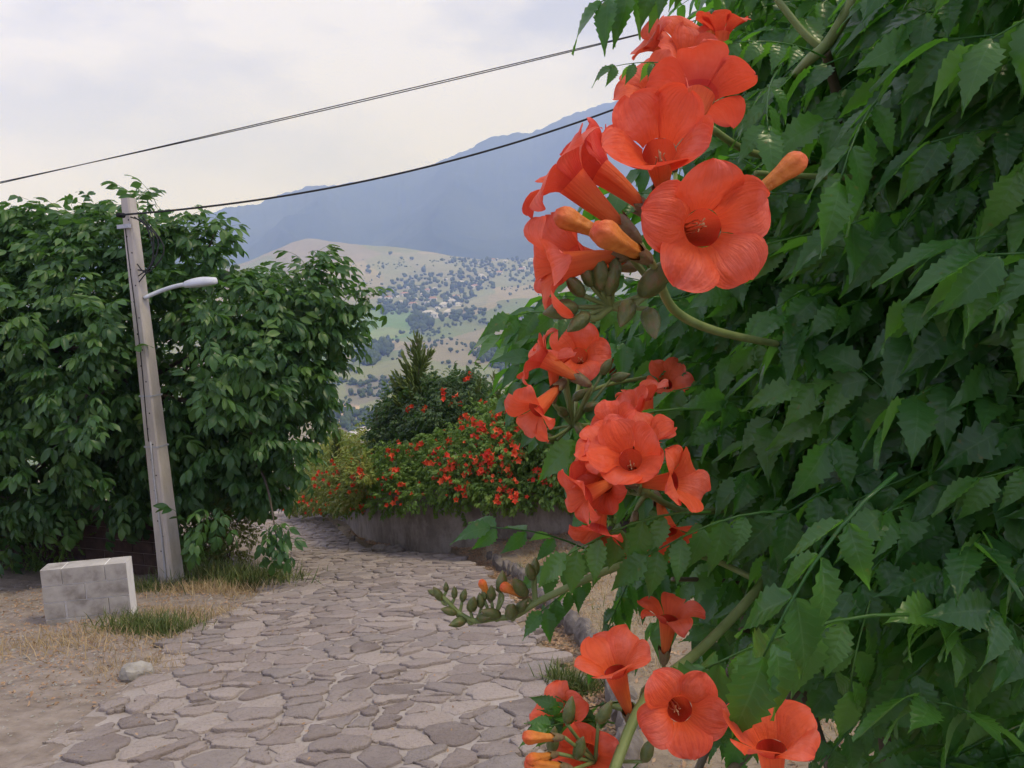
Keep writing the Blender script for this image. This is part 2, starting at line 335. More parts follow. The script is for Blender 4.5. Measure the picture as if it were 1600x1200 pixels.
def on_valley(px, py):
    d = ray(px, py); D = np.geomspace(420, 3700, 420); p = EYE + d[None, :] * D[:, None]; b = p[:, 2] < valley_z(p[:, 0], p[:, 1])
    if not b.any(): return None
    return p[np.argmax(b)]
def build_valley():
    az = np.radians(np.linspace(-46, 34, 620)); rr = np.concatenate([np.geomspace(42, 420, 30)[:-1], np.geomspace(420, 3900, 330)])
    A, Rr = np.meshgrid(az, rr); X, Y = Rr * np.sin(A), Rr * np.cos(A); Z = valley_z(X, Y)
    Z = Z - .4 * (Rr < 60)
    v = np.stack([X.ravel(), Y.ravel(), Z.ravel()], -1); nr, na = A.shape
    i = np.arange(nr * na).reshape(nr, na); q = np.stack([i[:-1, :-1], i[:-1, 1:], i[1:, 1:], i[1:, :-1]], -1).reshape(-1, 4)
    px, py, _ = proj(v)
    # fields: warped cells, each with its own crop or fallow colour
    wx = v[:, 0] + 90 * (fbm(v[:, 0] / 150, v[:, 1] / 150, 3) - .5); wy = v[:, 1] + 140 * (fbm(v[:, 0] / 150 + 9, v[:, 1] / 150 + 4, 3) - .5)
    g = 190.0; ci, cj = np.floor(wx / g), np.floor(wy / (g * 1.5)); best = np.full(len(v), 1e9); cell = np.zeros(len(v), int)
    for a in (-1, 0, 1):
        for b in (-1, 0, 1):
            ii, jj = (ci + a).astype(int), (cj + b).astype(int); jx = _tab[ii % 256, jj % 256]; jy = _tab[(jj + 77) % 256, (ii + 31) % 256]
            d = np.hypot(wx - (ii + jx) * g, (wy - (jj + jy) * g * 1.5) / 1.5); m = d < best; best = np.where(m, d, best); cell = np.where(m, (ii * 31 + jj * 57) % 997, cell)
    pal = np.array([(.31, .28, .17), (.26, .265, .145), (.35, .305, .19), (.22, .245, .12), (.26, .235, .15), (.17, .22, .095), (.33, .29, .18), (.24, .26, .13)])
    c = pal[cell % len(pal)]
    def area(poly, colr, soft=1.0):
        m = in_poly(px + 14 * (fbm(v[:, 0] / 60, v[:, 1] / 60, 3) - .5), py + 10 * (fbm(v[:, 0] / 60 + 3, v[:, 1] / 60, 3) - .5), poly)
        c[m] = c[m] * (1 - soft) + np.array(colr) * soft
    area([(380, 392), (440, 372), (490, 360), (560, 382), (600, 396), (560, 410), (470, 408)], (.29, .25, .19), .8)
    area([(440, 480), (640, 482), (660, 500), (640, 522), (560, 548), (500, 570), (430, 600)], (.13, .25, .085), .9)
    area([(520, 536), (600, 512), (640, 514), (560, 552), (505, 575)], (.27, .32, .14), .6)
    area([(790, 500), (880, 470), (960, 500), (960, 640), (870, 600), (800, 560)], (.17, .15, .13), .8)
    area([(505, 645), (530, 628), (562, 634), (560, 652), (520, 664)], (.60, .43, .26), .9)
    area([(540, 600), (600, 585), (640, 590), (600, 620), (545, 640)], (.20, .18, .15), .7)
    area([(595, 395), (870, 395), (870, 440), (770, 445), (760, 475), (660, 490), (600, 470)], (.24, .26, .17), .7)
    tag(obj('valley', v, (q.ravel(), np.full(len(q), 4)), MAT['valley'], col=c), kind='structure')
build_valley()

_crx = [-400, -100, 100, 200, 290, 345, 400, 440, 480, 530, 560, 620, 665, 690, 730, 760, 800, 832, 880, 910, 940, 985, 1040, 1100, 1200, 1400, 1700, 2100]
_cry = [430, 402, 384, 362, 340, 326, 317, 303, 291, 289, 283, 271, 262, 250, 233, 216, 207, 206, 183, 172, 163, 149, 128, 108, 92, 70, 60, 90]
def build_mountain():
    na, nr = 640, 150; az = np.radians(np.linspace(-50, 44, na)); rr = np.linspace(3000, 7600, nr); RC = 6000.0
    A, Rr = np.meshgrid(az, rr); X, Y = Rr * np.sin(A), Rr * np.cos(A)
    # elevation of the ridge line, taken along each bearing
    px_s = np.linspace(-400, 2100, 900); d = np.array([ray(x, np.interp(x, _crx, _cry)) for x in px_s]); bz = np.arctan2(d[:, 0], d[:, 1]); el_ = d[:, 2] / np.hypot(d[:, 0], d[:, 1])
    zc = np.interp(A, bz, el_) * RC
    zc = zc + (fbm(A * 160, A * 0 + 2, 4) - .47) * 26
    t = np.clip((Rr - 3300) / (RC - 3300), 0, 1.8); up = np.where(t < 1, t ** 1.25, 1 - (t - 1) * 1.1)
    warp = fbm(X / 1300, Y / 1300, 4) * 3.2; rid = 1 - np.abs(np.sin(A * 17 + warp)); sp = np.clip(t * (1 - t) * 4, 0, 1) * (t < 1)
    Z = 10 + (zc - 10) * up + sp * ((rid - .55) * 190 + (fbm(X / 500, Y / 500, 5) - .47) * 150) + np.clip(t, 0, 1) * (fbm(X / 60, Y / 60, 3) - .47) * 26
    Z = np.where(t <= 0, -40, Z)
    v = np.stack([X.ravel(), Y.ravel(), Z.ravel()], -1); i = np.arange(nr * na).reshape(nr, na); q = np.stack([i[:-1, :-1], i[:-1, 1:], i[1:, 1:], i[1:, :-1]], -1).reshape(-1, 4)
    tag(obj('mountain', v, (q.ravel(), np.full(len(q), 4)), MAT['mountain']), kind='structure')
build_mountain()

def blobT(seed, lobes=4, tall=1.0):
    r = np.random.default_rng(seed); import bmesh
    ts = []
    for k in range(lobes):
        bm = bmesh.new(); bmesh.ops.create_icosphere(bm, subdivisions=1 if lobes > 2 else 2, radius=1)
        v = np.array([q.co[:] for q in bm.verts]); f = [tuple(x.index for x in q.verts) for q in bm.faces]; bm.free()
        v *= (0.8 + 0.45 * r.random((len(v), 1))); a = r.random() * 6.28; rad = .45 if lobes > 1 else 0
        ts.append(T(v * .5 * np.array([1, 1, tall]) * (.75 + .4 * r.random()) + np.array([rad * .6 * math.cos(a), rad * .6 * math.sin(a), .55 * tall + .3 * tall * k / lobes]), f))
    return joinT(ts)
BL = [blobT(i) for i in range(4)] + [blobT(9, 3, 1.7)]
def yawR(n):
    a = rng.random(n) * 6.28; R = np.zeros((n, 3, 3)); R[:, 0, 0] = np.cos(a); R[:, 0, 1] = -np.sin(a); R[:, 1, 0] = np.sin(a); R[:, 1, 1] = np.cos(a); R[:, 2, 2] = 1; return R
def wood(name, label, pts, size):
    P = [on_valley(p[0] + rng.normal(0, 5), p[1] + rng.normal(0, 2.5)) if len(pts) > 100 else on_valley(*p) for p in pts]; P = np.array([p for p in P if p is not None])
    if len(P) == 0: return
    S = size * (.6 + .8 * rng.random(len(P)))
    tag(scatter(name, BL, rng.integers(0, 5, len(P)), yawR(len(P)), P - np.array([0, 0, .5]), S, MAT['far_foliage'], smooth=True), label, 'woodland')
def fill(poly, n):
    poly = np.array(poly, float); lo, hi = poly.min(0), poly.max(0); out = []
    while len(out) < n:
        q = lo + rng.random((n * 3, 2)) * (hi - lo); out += list(q[in_poly(q[:, 0], q[:, 1], poly)])
    return out[:n]
def alongline(pl, step=4, j=2.0):
    pl = np.array(pl, float); seg = np.hypot(*np.diff(pl, axis=0).T); s = np.concatenate([[0], np.cumsum(seg)]); t = np.arange(0, s[-1], step); t = t + rng.normal(0, step * .4, len(t))
    return np.stack([np.interp(t, s, pl[:, 0]) + rng.normal(0, j, len(t)), np.interp(t, s, pl[:, 1]) + rng.normal(0, j * .5, len(t))], -1)
wood('woodland', 'dark wood around the white houses of the far village', fill([(588, 462), (612, 440), (650, 424), (700, 432), (735, 418), (775, 428), (768, 452), (735, 470), (735, 478), (700, 484), (640, 486), (600, 478)], 330), 7)
wood('woodland', 'hazy belt of trees on the plateau below the blue mountain', fill([(690, 408), (760, 402), (800, 404), (900, 405), (930, 430), (900, 445), (800, 440), (760, 425)], 260), 6.5)
wood('woodland', 'dark copse beside the green field below the village', fill([(636, 502), (668, 496), (676, 514), (650, 522)], 60), 8)
wood('woodland', 'pale copse on the slope above the bare sand patch', fill([(560, 556), (590, 540), (615, 536), (612, 556), (588, 570), (562, 574)], 90), 7)
wood('woodland', 'scrub filling the gully below the tan hilltop field', fill([(740, 545), (770, 540), (800, 560), (815, 590), (790, 588), (755, 562)], 110), 4.5)
wood('woodland', 'scattered scrub over the grey brown hillside behind the orange flowers', fill([(790, 500), (860, 480), (960, 500), (960, 640), (880, 600), (800, 560)], 360), 3.2)
wood('woodland', 'dark thicket at the foot of the valley above the lane', fill([(505, 655), (545, 640), (590, 640), (598, 670), (540, 680)], 70), 4)
wood('woodland', 'trees along the top of the green field', fill([(570, 485), (600, 470), (640, 482), (700, 492), (745, 480), (770, 490), (735, 500), (680, 505), (600, 492)], 90), 7)
lines = [[(500, 416), (545, 420), (590, 416), (640, 408)], [(560, 452), (588, 436), (596, 425)], [(596, 416), (650, 418), (680, 409), (705, 404)], [(660, 520), (700, 530), (745, 552)], [(500, 585), (545, 548), (590, 540), (640, 517)],
         [(780, 452), (812, 450), (850, 458)], [(505, 602), (560, 600), (612, 594)], [(520, 652), (560, 615), (612, 600), (640, 590)], [(420, 388), (455, 375), (488, 365)], [(690, 402), (720, 412), (760, 412)],
         [(745, 498), (775, 505), (790, 512)], [(560, 622), (600, 616), (640, 604)], [(640, 520), (690, 512), (735, 500)], [(850, 470), (820, 490), (795, 512)], [(612, 560), (660, 545), (690, 532)]]
allp = np.concatenate([alongline(l, 3.2, 1.6) for l in lines]); wood('hedgerow', 'thin dark hedgerows dividing the pale fields of the valley', [tuple(p) for p in allp], 3.4)

def copy_parts(root_parts, name, base, s, yaw):
    m = Matrix.Translation(Vector(base)) @ Matrix.Rotation(yaw, 4, 'Z') @ Matrix.Scale(s, 4)
    e = link(bpy.data.objects.new(name, None), None, None, m)
    for nm, me in root_parts: link(bpy.data.objects.new(nm, me), e, None, m)
    return e
def far_trees():
    kinds = []
    for k in range(4):
        c = BL[k]; cm = mesh_of('crown', c.v + np.array([0, 0, .25]), c.f, uv=c.uv, rnd=np.full(len(c.v), .25 * k)); cm.materials.append(MAT['far_foliage'])
        t = tubeT([(0, 0, -.15), (0, 0, .3), (.03, 0, .7)], [.07, .05, .02], 5); tm = mesh_of('trunk', t.v, t.f, uv=t.uv); tm.materials.append(MAT['bark'])
        kinds.append([('crown', cm), ('trunk', tm)])
    pts = fill([(505, 560), (640, 530), (760, 500), (790, 590), (690, 620), (590, 640), (510, 640)], 58) + fill([(600, 395), (700, 408), (640, 425), (520, 450), (480, 420)], 12) + fill([(690, 520), (790, 500), (850, 440), (790, 450), (720, 500)], 16)
    for i, p in enumerate(pts):
        b = on_valley(*p)
        if b is None: continue
        e = copy_parts(kinds[i % 4], 'tree', b - np.array([0, 0, .2]), 2.6 + 3.5 * rng.random() * (b[1] / 1100), rng.random() * 6)
        tag(e, 'small dark tree standing alone on a pale field across the valley', 'tree', 'lone trees dotted over the far fields')
far_trees()
def houses():
    def kind(w, d, h, rh, roof):
        b = boxT((0, 0, h / 2 - .5), (w, d, h + 1)); wm = mesh_of('wall', b.v, b.f, smooth=False); wm.materials.append(MAT['house_wall'])
        o = .5; v = [(-w / 2 - o, -d / 2 - o, h), (w / 2 + o, -d / 2 - o, h), (w / 2 + o, d / 2 + o, h), (-w / 2 - o, d / 2 + o, h), (-w / 4, 0, h + rh), (w / 4, 0, h + rh)]
        rm = mesh_of('roof', v, [(0, 1, 5, 4), (2, 3, 4, 5), (1, 2, 5), (3, 0, 4), (3, 2, 1, 0)], smooth=False); rm.materials.append(MAT[roof])
        ps = [('wall', wm), ('roof', rm)]
        for x in (-.28, .28):
            q = boxT((x * w, -d / 2 - .05, h * .55), (1.4, .12, 1.5)); m = mesh_of('window', q.v, q.f, smooth=False); m.materials.append(MAT['dark_hole']); ps.append(('window', m))
        return ps
    ks = [kind(11, 8, 4.5, 2.2, 'house_roof'), kind(9, 8, 6, 2, 'house_roof'), kind(13, 8, 4, 2.4, 'house_roof_red'), kind(8, 7, 4, 1.8, 'house_roof')]
    pts = [(640, 452), (655, 452), (668, 456), (680, 454), (648, 470), (626, 476), (632, 462), (700, 470), (706, 474), (694, 478), (712, 466), (684, 484), (692, 480), (702, 490), (676, 470), (660, 462), (720, 444), (738, 452), (742, 450), (696, 438), (755, 436), (752, 434),
           (606, 468), (596, 468), (715, 478), (668, 477), (645, 478), (622, 466), (700, 492), (680, 497), (770, 408), (776, 407), (790, 410), (818, 421), (815, 423), (842, 412), (846, 414), (765, 426), (780, 428), (748, 412), (830, 408), (856, 420)]
    for i, p in enumerate(pts):
        b = on_valley(*p)
        if b is None: continue
        e = copy_parts(ks[i % 4], 'house', b, 1.15 + .4 * rng.random(), rng.random() * 1.2 - .6)
        tag(e, 'small pale house among the dark trees of the village across the valley', 'house', 'houses of the far village')
    b = on_valley(670, 492); e = copy_parts(kind(24, 13, 6, 3, 'house_roof'), 'hall', b, 1.1, .15)
    tag(e, 'largest pale building of the far village, at the edge of the green field', 'building')
houses()

# ------------------------------------------------------------------ the lane and the ground beside it
RIGHT = [on_road(*q)[:2] for q in [(480, 799), (549, 842), (590, 860), (634, 858), (714, 868), (763, 900), (790, 930), (817, 962), (857, 1010), (882, 1070), (872, 1200)]]
RIGHT = [np.array([-17.0, 44.0])] + RIGHT + [np.array([.1, 2.0]), np.array([.1, -4.0])]
LEFT = [on_road(*q)[:2] for q in [(200, 1070), (290, 985), (395, 935), (432, 880)]]
LEFT = [np.array([-2.7, -4.0]), np.array([-2.8, 2.5])] + LEFT + [np.array([-5.9, 18.0]), np.array([-9.2, 25.0]), np.array([-13.4, 33.5]), np.array([-20.5, 44.0])]
RIGHT_ = spline(np.array(RIGHT)[::-1], 120); LEFT_ = spline(np.array(LEFT), 120)
ROADP = np.concatenate([LEFT_, RIGHT_[::-1]])
def seg_dist(x, y, pl):
    pl = np.asarray(pl); best = np.full(np.shape(x), 1e9)
    for a, b in zip(pl[:-1], pl[1:]):
        ab = b - a; t = np.clip(((x - a[0]) * ab[0] + (y - a[1]) * ab[1]) / (ab @ ab + 1e-12), 0, 1)
        best = np.minimum(best, np.hypot(x - a[0] - t * ab[0], y - a[1] - t * ab[1]))
    return best
def edge_x(pl, y):
    pl = np.asarray(pl); o = np.argsort(pl[:, 1]); return np.interp(y, pl[o, 1], pl[o, 0])
WALLB = [on_road(*q, .2)[:2] for q in [(510, 802), (560, 833), (628, 846), (714, 849), (769, 850), (850, 851)]]
WALLB = [np.array([-16.0, 44.0])] + WALLB + [np.array([2.2, 12.2]), np.array([4.5, 12.1]), np.array([8, 12.6])]
WALLP = spline(np.array(WALLB), 90)
def ground_z(x, y):
    x = np.asarray(x, float); y = np.asarray(y, float); z = road_z(x, y)
    inside = in_poly(x, y, ROADP); dl = seg_dist(x, y, LEFT_[::3]); dr = seg_dist(x, y, RIGHT_[::3]); right = (x > (edge_x(LEFT_, y) + edge_x(RIGHT_, y)) / 2)
    nz = (fbm(x * 1.3, y * 1.3, 4) - .47); nf = (fbm(x * 6, y * 6, 3) - .45)
    lo = np.where(dl < .0, 0, -.035 + .08 * sstep(0.0, .8, dl) + .06 * nf * sstep(.0, .3, dl) + .25 * nz * sstep(.6, 3, dl)) + sstep(1.5, 6, dl) * .12
    ro = -.10 + .04 * nf + sstep(.30, .44, dr) * .19 + sstep(.5, 3.5, dr) * .25 + .22 * nz * sstep(.5, 2, dr) + .20 * sstep(.75, .05, seg_dist(x, y, WALLP[::3]))
    lin = -.035 + 0.0 * x
    nearl = inside & (dl < .55); lin = np.where(nearl, -.045 + .055 * sstep(.55, 0, dl) + .07 * nf * sstep(.55, .1, dl), lin)
    return z + np.where(inside, lin, np.where(right, ro, lo))
def build_ground():
    xs = np.concatenate([np.linspace(-30, -7, 60)[:-1], np.linspace(-7, 3.5, 300)[:-1], np.linspace(3.5, 20, 50)]); ys = np.concatenate([np.linspace(-6, 2, 30)[:-1], np.linspace(2, 18, 300)[:-1], np.linspace(18, 48, 90)])
    X, Y = np.meshgrid(xs, ys); Z = ground_z(X, Y); v = np.stack([X.ravel(), Y.ravel(), Z.ravel()], -1)
    nr, na = X.shape; i = np.arange(nr * na).reshape(nr, na); q = np.stack([i[:-1, :-1], i[:-1, 1:], i[1:, 1:], i[1:, :-1]], -1).reshape(-1, 4)
    ri = X.ravel() > (edge_x(LEFT_, Y.ravel()) + edge_x(RIGHT_, Y.ravel())) / 2
    me = mesh_of('ground', v, (q.ravel(), np.full(len(q), 4))); me.materials.append(MAT['dirt']); me.materials.append(MAT['verge'])
    me.polygons.foreach_set('material_index', ri[q[:, 0]].astype(np.int32)); me.update()
    return tag(link(bpy.data.objects.new('ground', me)), kind='structure')
build_ground()

def clip_half(poly, p, n):
    out = []; m = len(poly)
    for i in range(m):
        a, b = poly[i], poly[(i + 1) % m]; da, db = (a - p) @ n, (b - p) @ n
        if da <= 0: out.append(a)
        if (da < 0 < db) or (db < 0 < da): out.append(a + (b - a) * (da / (da - db)))
    return out
def build_road():
    n = 90; ys = np.concatenate([np.linspace(-4, 14, 130), np.linspace(14.3, 44, 70)]); L = edge_x(LEFT_, ys); Rr = edge_x(RIGHT_, ys); v = []; m = 28
    kk = np.arange(m); X = L[:, None] + (Rr - L)[:, None] * kk / (m - 1) - .015 * (kk == m - 1); Yy = np.repeat(ys[:, None], m, 1)
    v = np.stack([X, Yy, road_z(X, Yy) + .012 * (fbm(X * 2.2, Yy * 2.2, 3) - .47) - .12 * (kk == m - 1)], -1).reshape(-1, 3)
    f = [(i * m + k, i * m + k + 1, (i + 1) * m + k + 1, (i + 1) * m + k) for i in range(len(ys) - 1) for k in range(m - 1)]
    road = tag(obj('road', v, f, MAT['mortar']), kind='structure')
    # irregular flagstones: jittered cells, shrunk by the joint, with ragged edges and a worn, domed top
    r = np.random.default_rng(21); g = .245; pts = []
    for j in range(-4, 150):
        for i in range(-72, 14):
            s = 1.0
            x = i * g * 1.15 + (j % 2) * g * .55 + r.normal(0, g * .36); y = 2.0 + j * g * .74 + r.normal(0, g * .30); pts.append((x, y))
    pts = np.array(pts); wt = r.uniform(-1, 1, len(pts)) * g * g * .30; keep = in_poly(pts[:, 0], pts[:, 1], ROADP); dl = seg_dist(pts[:, 0], pts[:, 1], LEFT_[::3]); dr = seg_dist(pts[:, 0], pts[:, 1], RIGHT_[::3])
    dropped = r.random(len(pts)) < .03
    cells = []
    for k in np.nonzero(keep & (dl > .05))[0]:
        if dropped[k]: continue
        c = pts[k]; d = pts - c; dd = np.hypot(d[:, 0], d[:, 1]); nb = np.nonzero((dd > 0) & (dd < .95) & ~(dropped & (r.random(len(pts)) < .6)))[0]; poly = [c + np.array(q) * .36 for q in ((-1.3, -1), (1.3, -1), (1.3, 1), (-1.3, 1))]
        for b in nb[np.argsort(dd[nb])]:
            nn = d[b] / dd[b]; poly = clip_half(poly, c + nn * (dd[b] / 2 + np.clip((wt[k] - wt[b]) / (2 * dd[b]), -.28 * dd[b], .28 * dd[b])), nn)
            if len(poly) < 3: break
        if len(poly) < 3: continue
        poly = np.array(poly); ce = poly.mean(0); e = np.roll(poly, -1, 0) - poly; area = .5 * abs(np.sum(poly[:, 0] * np.roll(poly[:, 1], -1) - poly[:, 1] * np.roll(poly[:, 0], -1)))
        if area < .008: continue
        gap = r.uniform(.006, .024) if dr[k] > .5 else .012
        # even points round the outline, softened corners, ragged edge
        per = np.concatenate([[0], np.cumsum(np.hypot(e[:, 0], e[:, 1]))]); cl = np.concatenate([poly, poly[:1]]); ns = 18; t = np.linspace(0, per[-1], ns, endpoint=False)
        o = np.stack([np.interp(t, per, cl[:, 0]), np.interp(t, per, cl[:, 1])], -1); o = .84 * o + .08 * np.roll(o, 1, 0) + .08 * np.roll(o, -1, 0)
        rad = np.hypot(*(o - ce).T); o = ce + (o - ce) * np.maximum(.3, (rad - gap + r.normal(0, .012, ns)) / rad)[:, None]
        cells.append((ce, o))
    def stoneT(ce, o, z0):
        hgt = r.uniform(.004, .026); tx, ty = r.normal(0, .035, 2); V = []
        for sc, hh, jit in ((1.01, -.03, 0), (1.0, hgt * .75, 0), (.965, hgt, .0018), (.6, hgt + .001, .003)):
            for q in o:
                p = ce + (q - ce) * sc; V.append((p[0], p[1], float(road_z(p[0], p[1])) + .002 + hh + (tx * (p[0] - ce[0]) + ty * (p[1] - ce[1])) * (hh > 0) + r.normal(0, 1) * jit))
        V.append((ce[0], ce[1], float(road_z(*ce)) + .004 + hgt + .001 + r.normal(0, .003))); ns = len(o)
        F = [(a * ns + k, a * ns + (k + 1) % ns, (a + 1) * ns + (k + 1) % ns, (a + 1) * ns + k) for a in range(3) for k in range(ns)] + [(3 * ns + k, 3 * ns + (k + 1) % ns, 4 * ns) for k in range(ns)]
        # counter-clockwise seen from above
        if np.sum(o[:, 0] * np.roll(o[:, 1], -1) - o[:, 1] * np.roll(o[:, 0], -1)) < 0: F = [q[::-1] for q in F]
        return T(V, F)
    size = []
    for ce, o in cells:
        px, py, D = proj(np.array([o[:, 0], o[:, 1], road_z(o[:, 0], o[:, 1])]).T); vis = (D.min() > .3) and px.max() > 0 and px.min() < 1600 and py.min() < 1200
        size.append(.5 * abs(np.sum(px * np.roll(py, -1) - py * np.roll(px, -1))) if vis else 0)
    order = np.argsort(size)[::-1]; rest = []
    for n_, k in enumerate(order):
        t = stoneT(*cells[k], 0)
        if n_ < 300:
            b = np.array([*cells[k][0], float(road_z(*cells[k][0]))]); ob = put('paving_stone', T(t.v - b, t.f), MAT['stone'], road, Matrix.Translation(Vector(b)), smooth=True, rnd=np.full(len(t.v), r.random()))
        else: rest.append((t, r.random()))
    j = joinT([t for t, _ in rest]); ob = put('paving_stones', j, MAT['stone'], road, rnd=np.concatenate([np.full(len(t.v), q) for t, q in rest])); ob['kind'] = 'stuff'; ob.name = 'far_paving'
    return road
ROAD = build_road()

# rough stones set along the far side of the gutter
def rockT(seed, s=(1, 1, .7), sub=2):
    import bmesh
    r = np.random.default_rng(seed); bm = bmesh.new(); bmesh.ops.create_icosphere(bm, subdivisions=sub, radius=.5); v = np.array([q.co[:] for q in bm.verts]); f = [tuple(x.index for x in q.verts) for q in bm.faces]; bm.free()
    for _ in range(7):
        n = norm(r.normal(0, 1, 3)); d = v @ n; h = r.uniform(.28, .42); v = v - np.outer(np.maximum(d - h, 0), n) * .9
    v += r.normal(0, .012, v.shape)
    return T(v * np.array(s), f)
def kerb():
    base = tag(empty('kerb', (0, 6, float(road_z(0, 6)))), 'dark kerb of rough stones along the far side of the leaf filled gutter', 'kerb'); r = np.random.default_rng(5)
    sel = RIGHT_[(RIGHT_[:, 1] > 3.4) & (RIGHT_[:, 1] < 17)]; sel = sel[np.argsort(sel[:, 1])]; d = np.concatenate([[0], np.cumsum(np.hypot(*np.diff(sel, axis=0).T))]); s = 0
    while s < d[-1]:
        ln = r.uniform(.22, .5); p = np.array([np.interp(s + ln / 2, d, sel[:, 0]), np.interp(s + ln / 2, d, sel[:, 1])]); q = np.array([np.interp(s + ln / 2 + .1, d, sel[:, 0]), np.interp(s + ln / 2 + .1, d, sel[:, 1])]); tg = norm(q - p); nn = np.array([tg[1], -tg[0]])
        c = p + nn * (.40 + r.normal(0, .02)); t = rockT(int(r.integers(1e6)), (ln * 1.12, .20, .30), 2); a = math.atan2(tg[1], tg[0]); cs, sn = math.cos(a), math.sin(a); R = np.array([[cs, -sn, 0], [sn, cs, 0], [0, 0, 1]])
        t = T(t.v @ R.T, t.f); z = float(road_z(*c)) + .0 + r.normal(0, .015)
        put('kerb_stone', t, MAT['rock_dark'], base, Matrix.Translation(Vector((c[0], c[1], z))), smooth=False); s += ln
simple('rock_dark', [(.3, (.085, .07, .06)), (.7, (.22, .195, .17))], 9, .9, .8, .03)
kerb()
def rock(px, py, h, s, seed, label, mat='rock'):
    p = on_road(px, py, h); z = float(ground_z(np.array([p[0]]), np.array([p[1]]))[0]); t = rockT(seed, s, 3)
    tag(put('rock', t, MAT[mat], None, Matrix.Translation(Vector((p[0], p[1], z + s[2] * .22))), smooth=False), label, 'rock')
rock(212, 1036, .1, (.26, .22, .22), 3, 'pale lichened rock at the dirt edge of the lane near the low block wall')
rock(579, 841, .1, (.30, .2, .2), 8, 'grey stone lying at the foot of the stained wall')
rock(785, 852, .15, (.42, .32, .36), 12, 'dark boulder in the gutter corner at the end of the stained wall', 'rock_dark')
rock(806, 935, .05, (.16, .14, .12), 15, 'small dark stone in the gutter beside the bud spray', 'rock_dark')
rock(905, 1045, .05, (.20, .16, .14), 17, 'pale stone at the gutter edge by the grey green weed')

# ------------------------------------------------------------------ retaining wall
def retaining_wall():
    n = len(WALLP); tg = norm(np.gradient(WALLP, axis=0)); nn = np.stack([tg[:, 1], -tg[:, 0]], -1); v = []      # nn points to the lane or away; checked below
    mid = n // 2; side = 1 if (np.array([-3, 8.]) - WALLP[mid]) @ nn[mid] > 0 else -1; nn = nn * side
    for i in range(n):
        p = WALLP[i]; zb = float(road_z(*p)); h = np.interp(p[1], [11, 13.5, 17, 25, 44], [1.22, 1.18, 1.02, 1.15, 1.2]) + .02 * math.sin(i * .7)
        b = p - nn[i] * .32; v += [(p[0], p[1], zb - .3), (p[0] - nn[i][0] * .05, p[1] - nn[i][1] * .05, zb + h), (b[0], b[1], zb + h), (b[0], b[1], zb - .3)]
    f = [(i * 4 + k, i * 4 + (k + 1) % 4, i * 4 + 4 + (k + 1) % 4, i * 4 + 4 + k) for i in range(n - 1) for k in range(4)] + [(0, 1, 2, 3), (4 * n - 1, 4 * n - 2, 4 * n - 3, 4 * n - 4)]
    if side < 0: f = [q[::-1] for q in f]
    tag(obj('retaining_wall', v, f, MAT['wall_plaster'], smooth=False), 'low curved retaining wall of stained grey plaster below the red flowered hedge', 'wall')
    # earth held behind the wall
    w = []
    for i in range(n):
        p = WALLP[i]; zb = float(road_z(*p)); h = np.interp(p[1], [11, 13.5, 17, 25, 44], [1.22, 1.18, 1.02, 1.15, 1.2])
        for k in (0.3, 1.2, 3.0, 6.5): w.append((p[0] - nn[i][0] * k, p[1] - nn[i][1] * k, zb + h - .08 - .03 * k - (2.5 if k > 6 else 0)))
    tag(obj('terrace', w, [(i * 4 + k, i * 4 + k + 1, i * 4 + 5 + k, i * 4 + 4 + k) for i in range(n - 1) for k in range(3)], MAT['verge']), kind='structure')
    return nn
WALLN = retaining_wall()

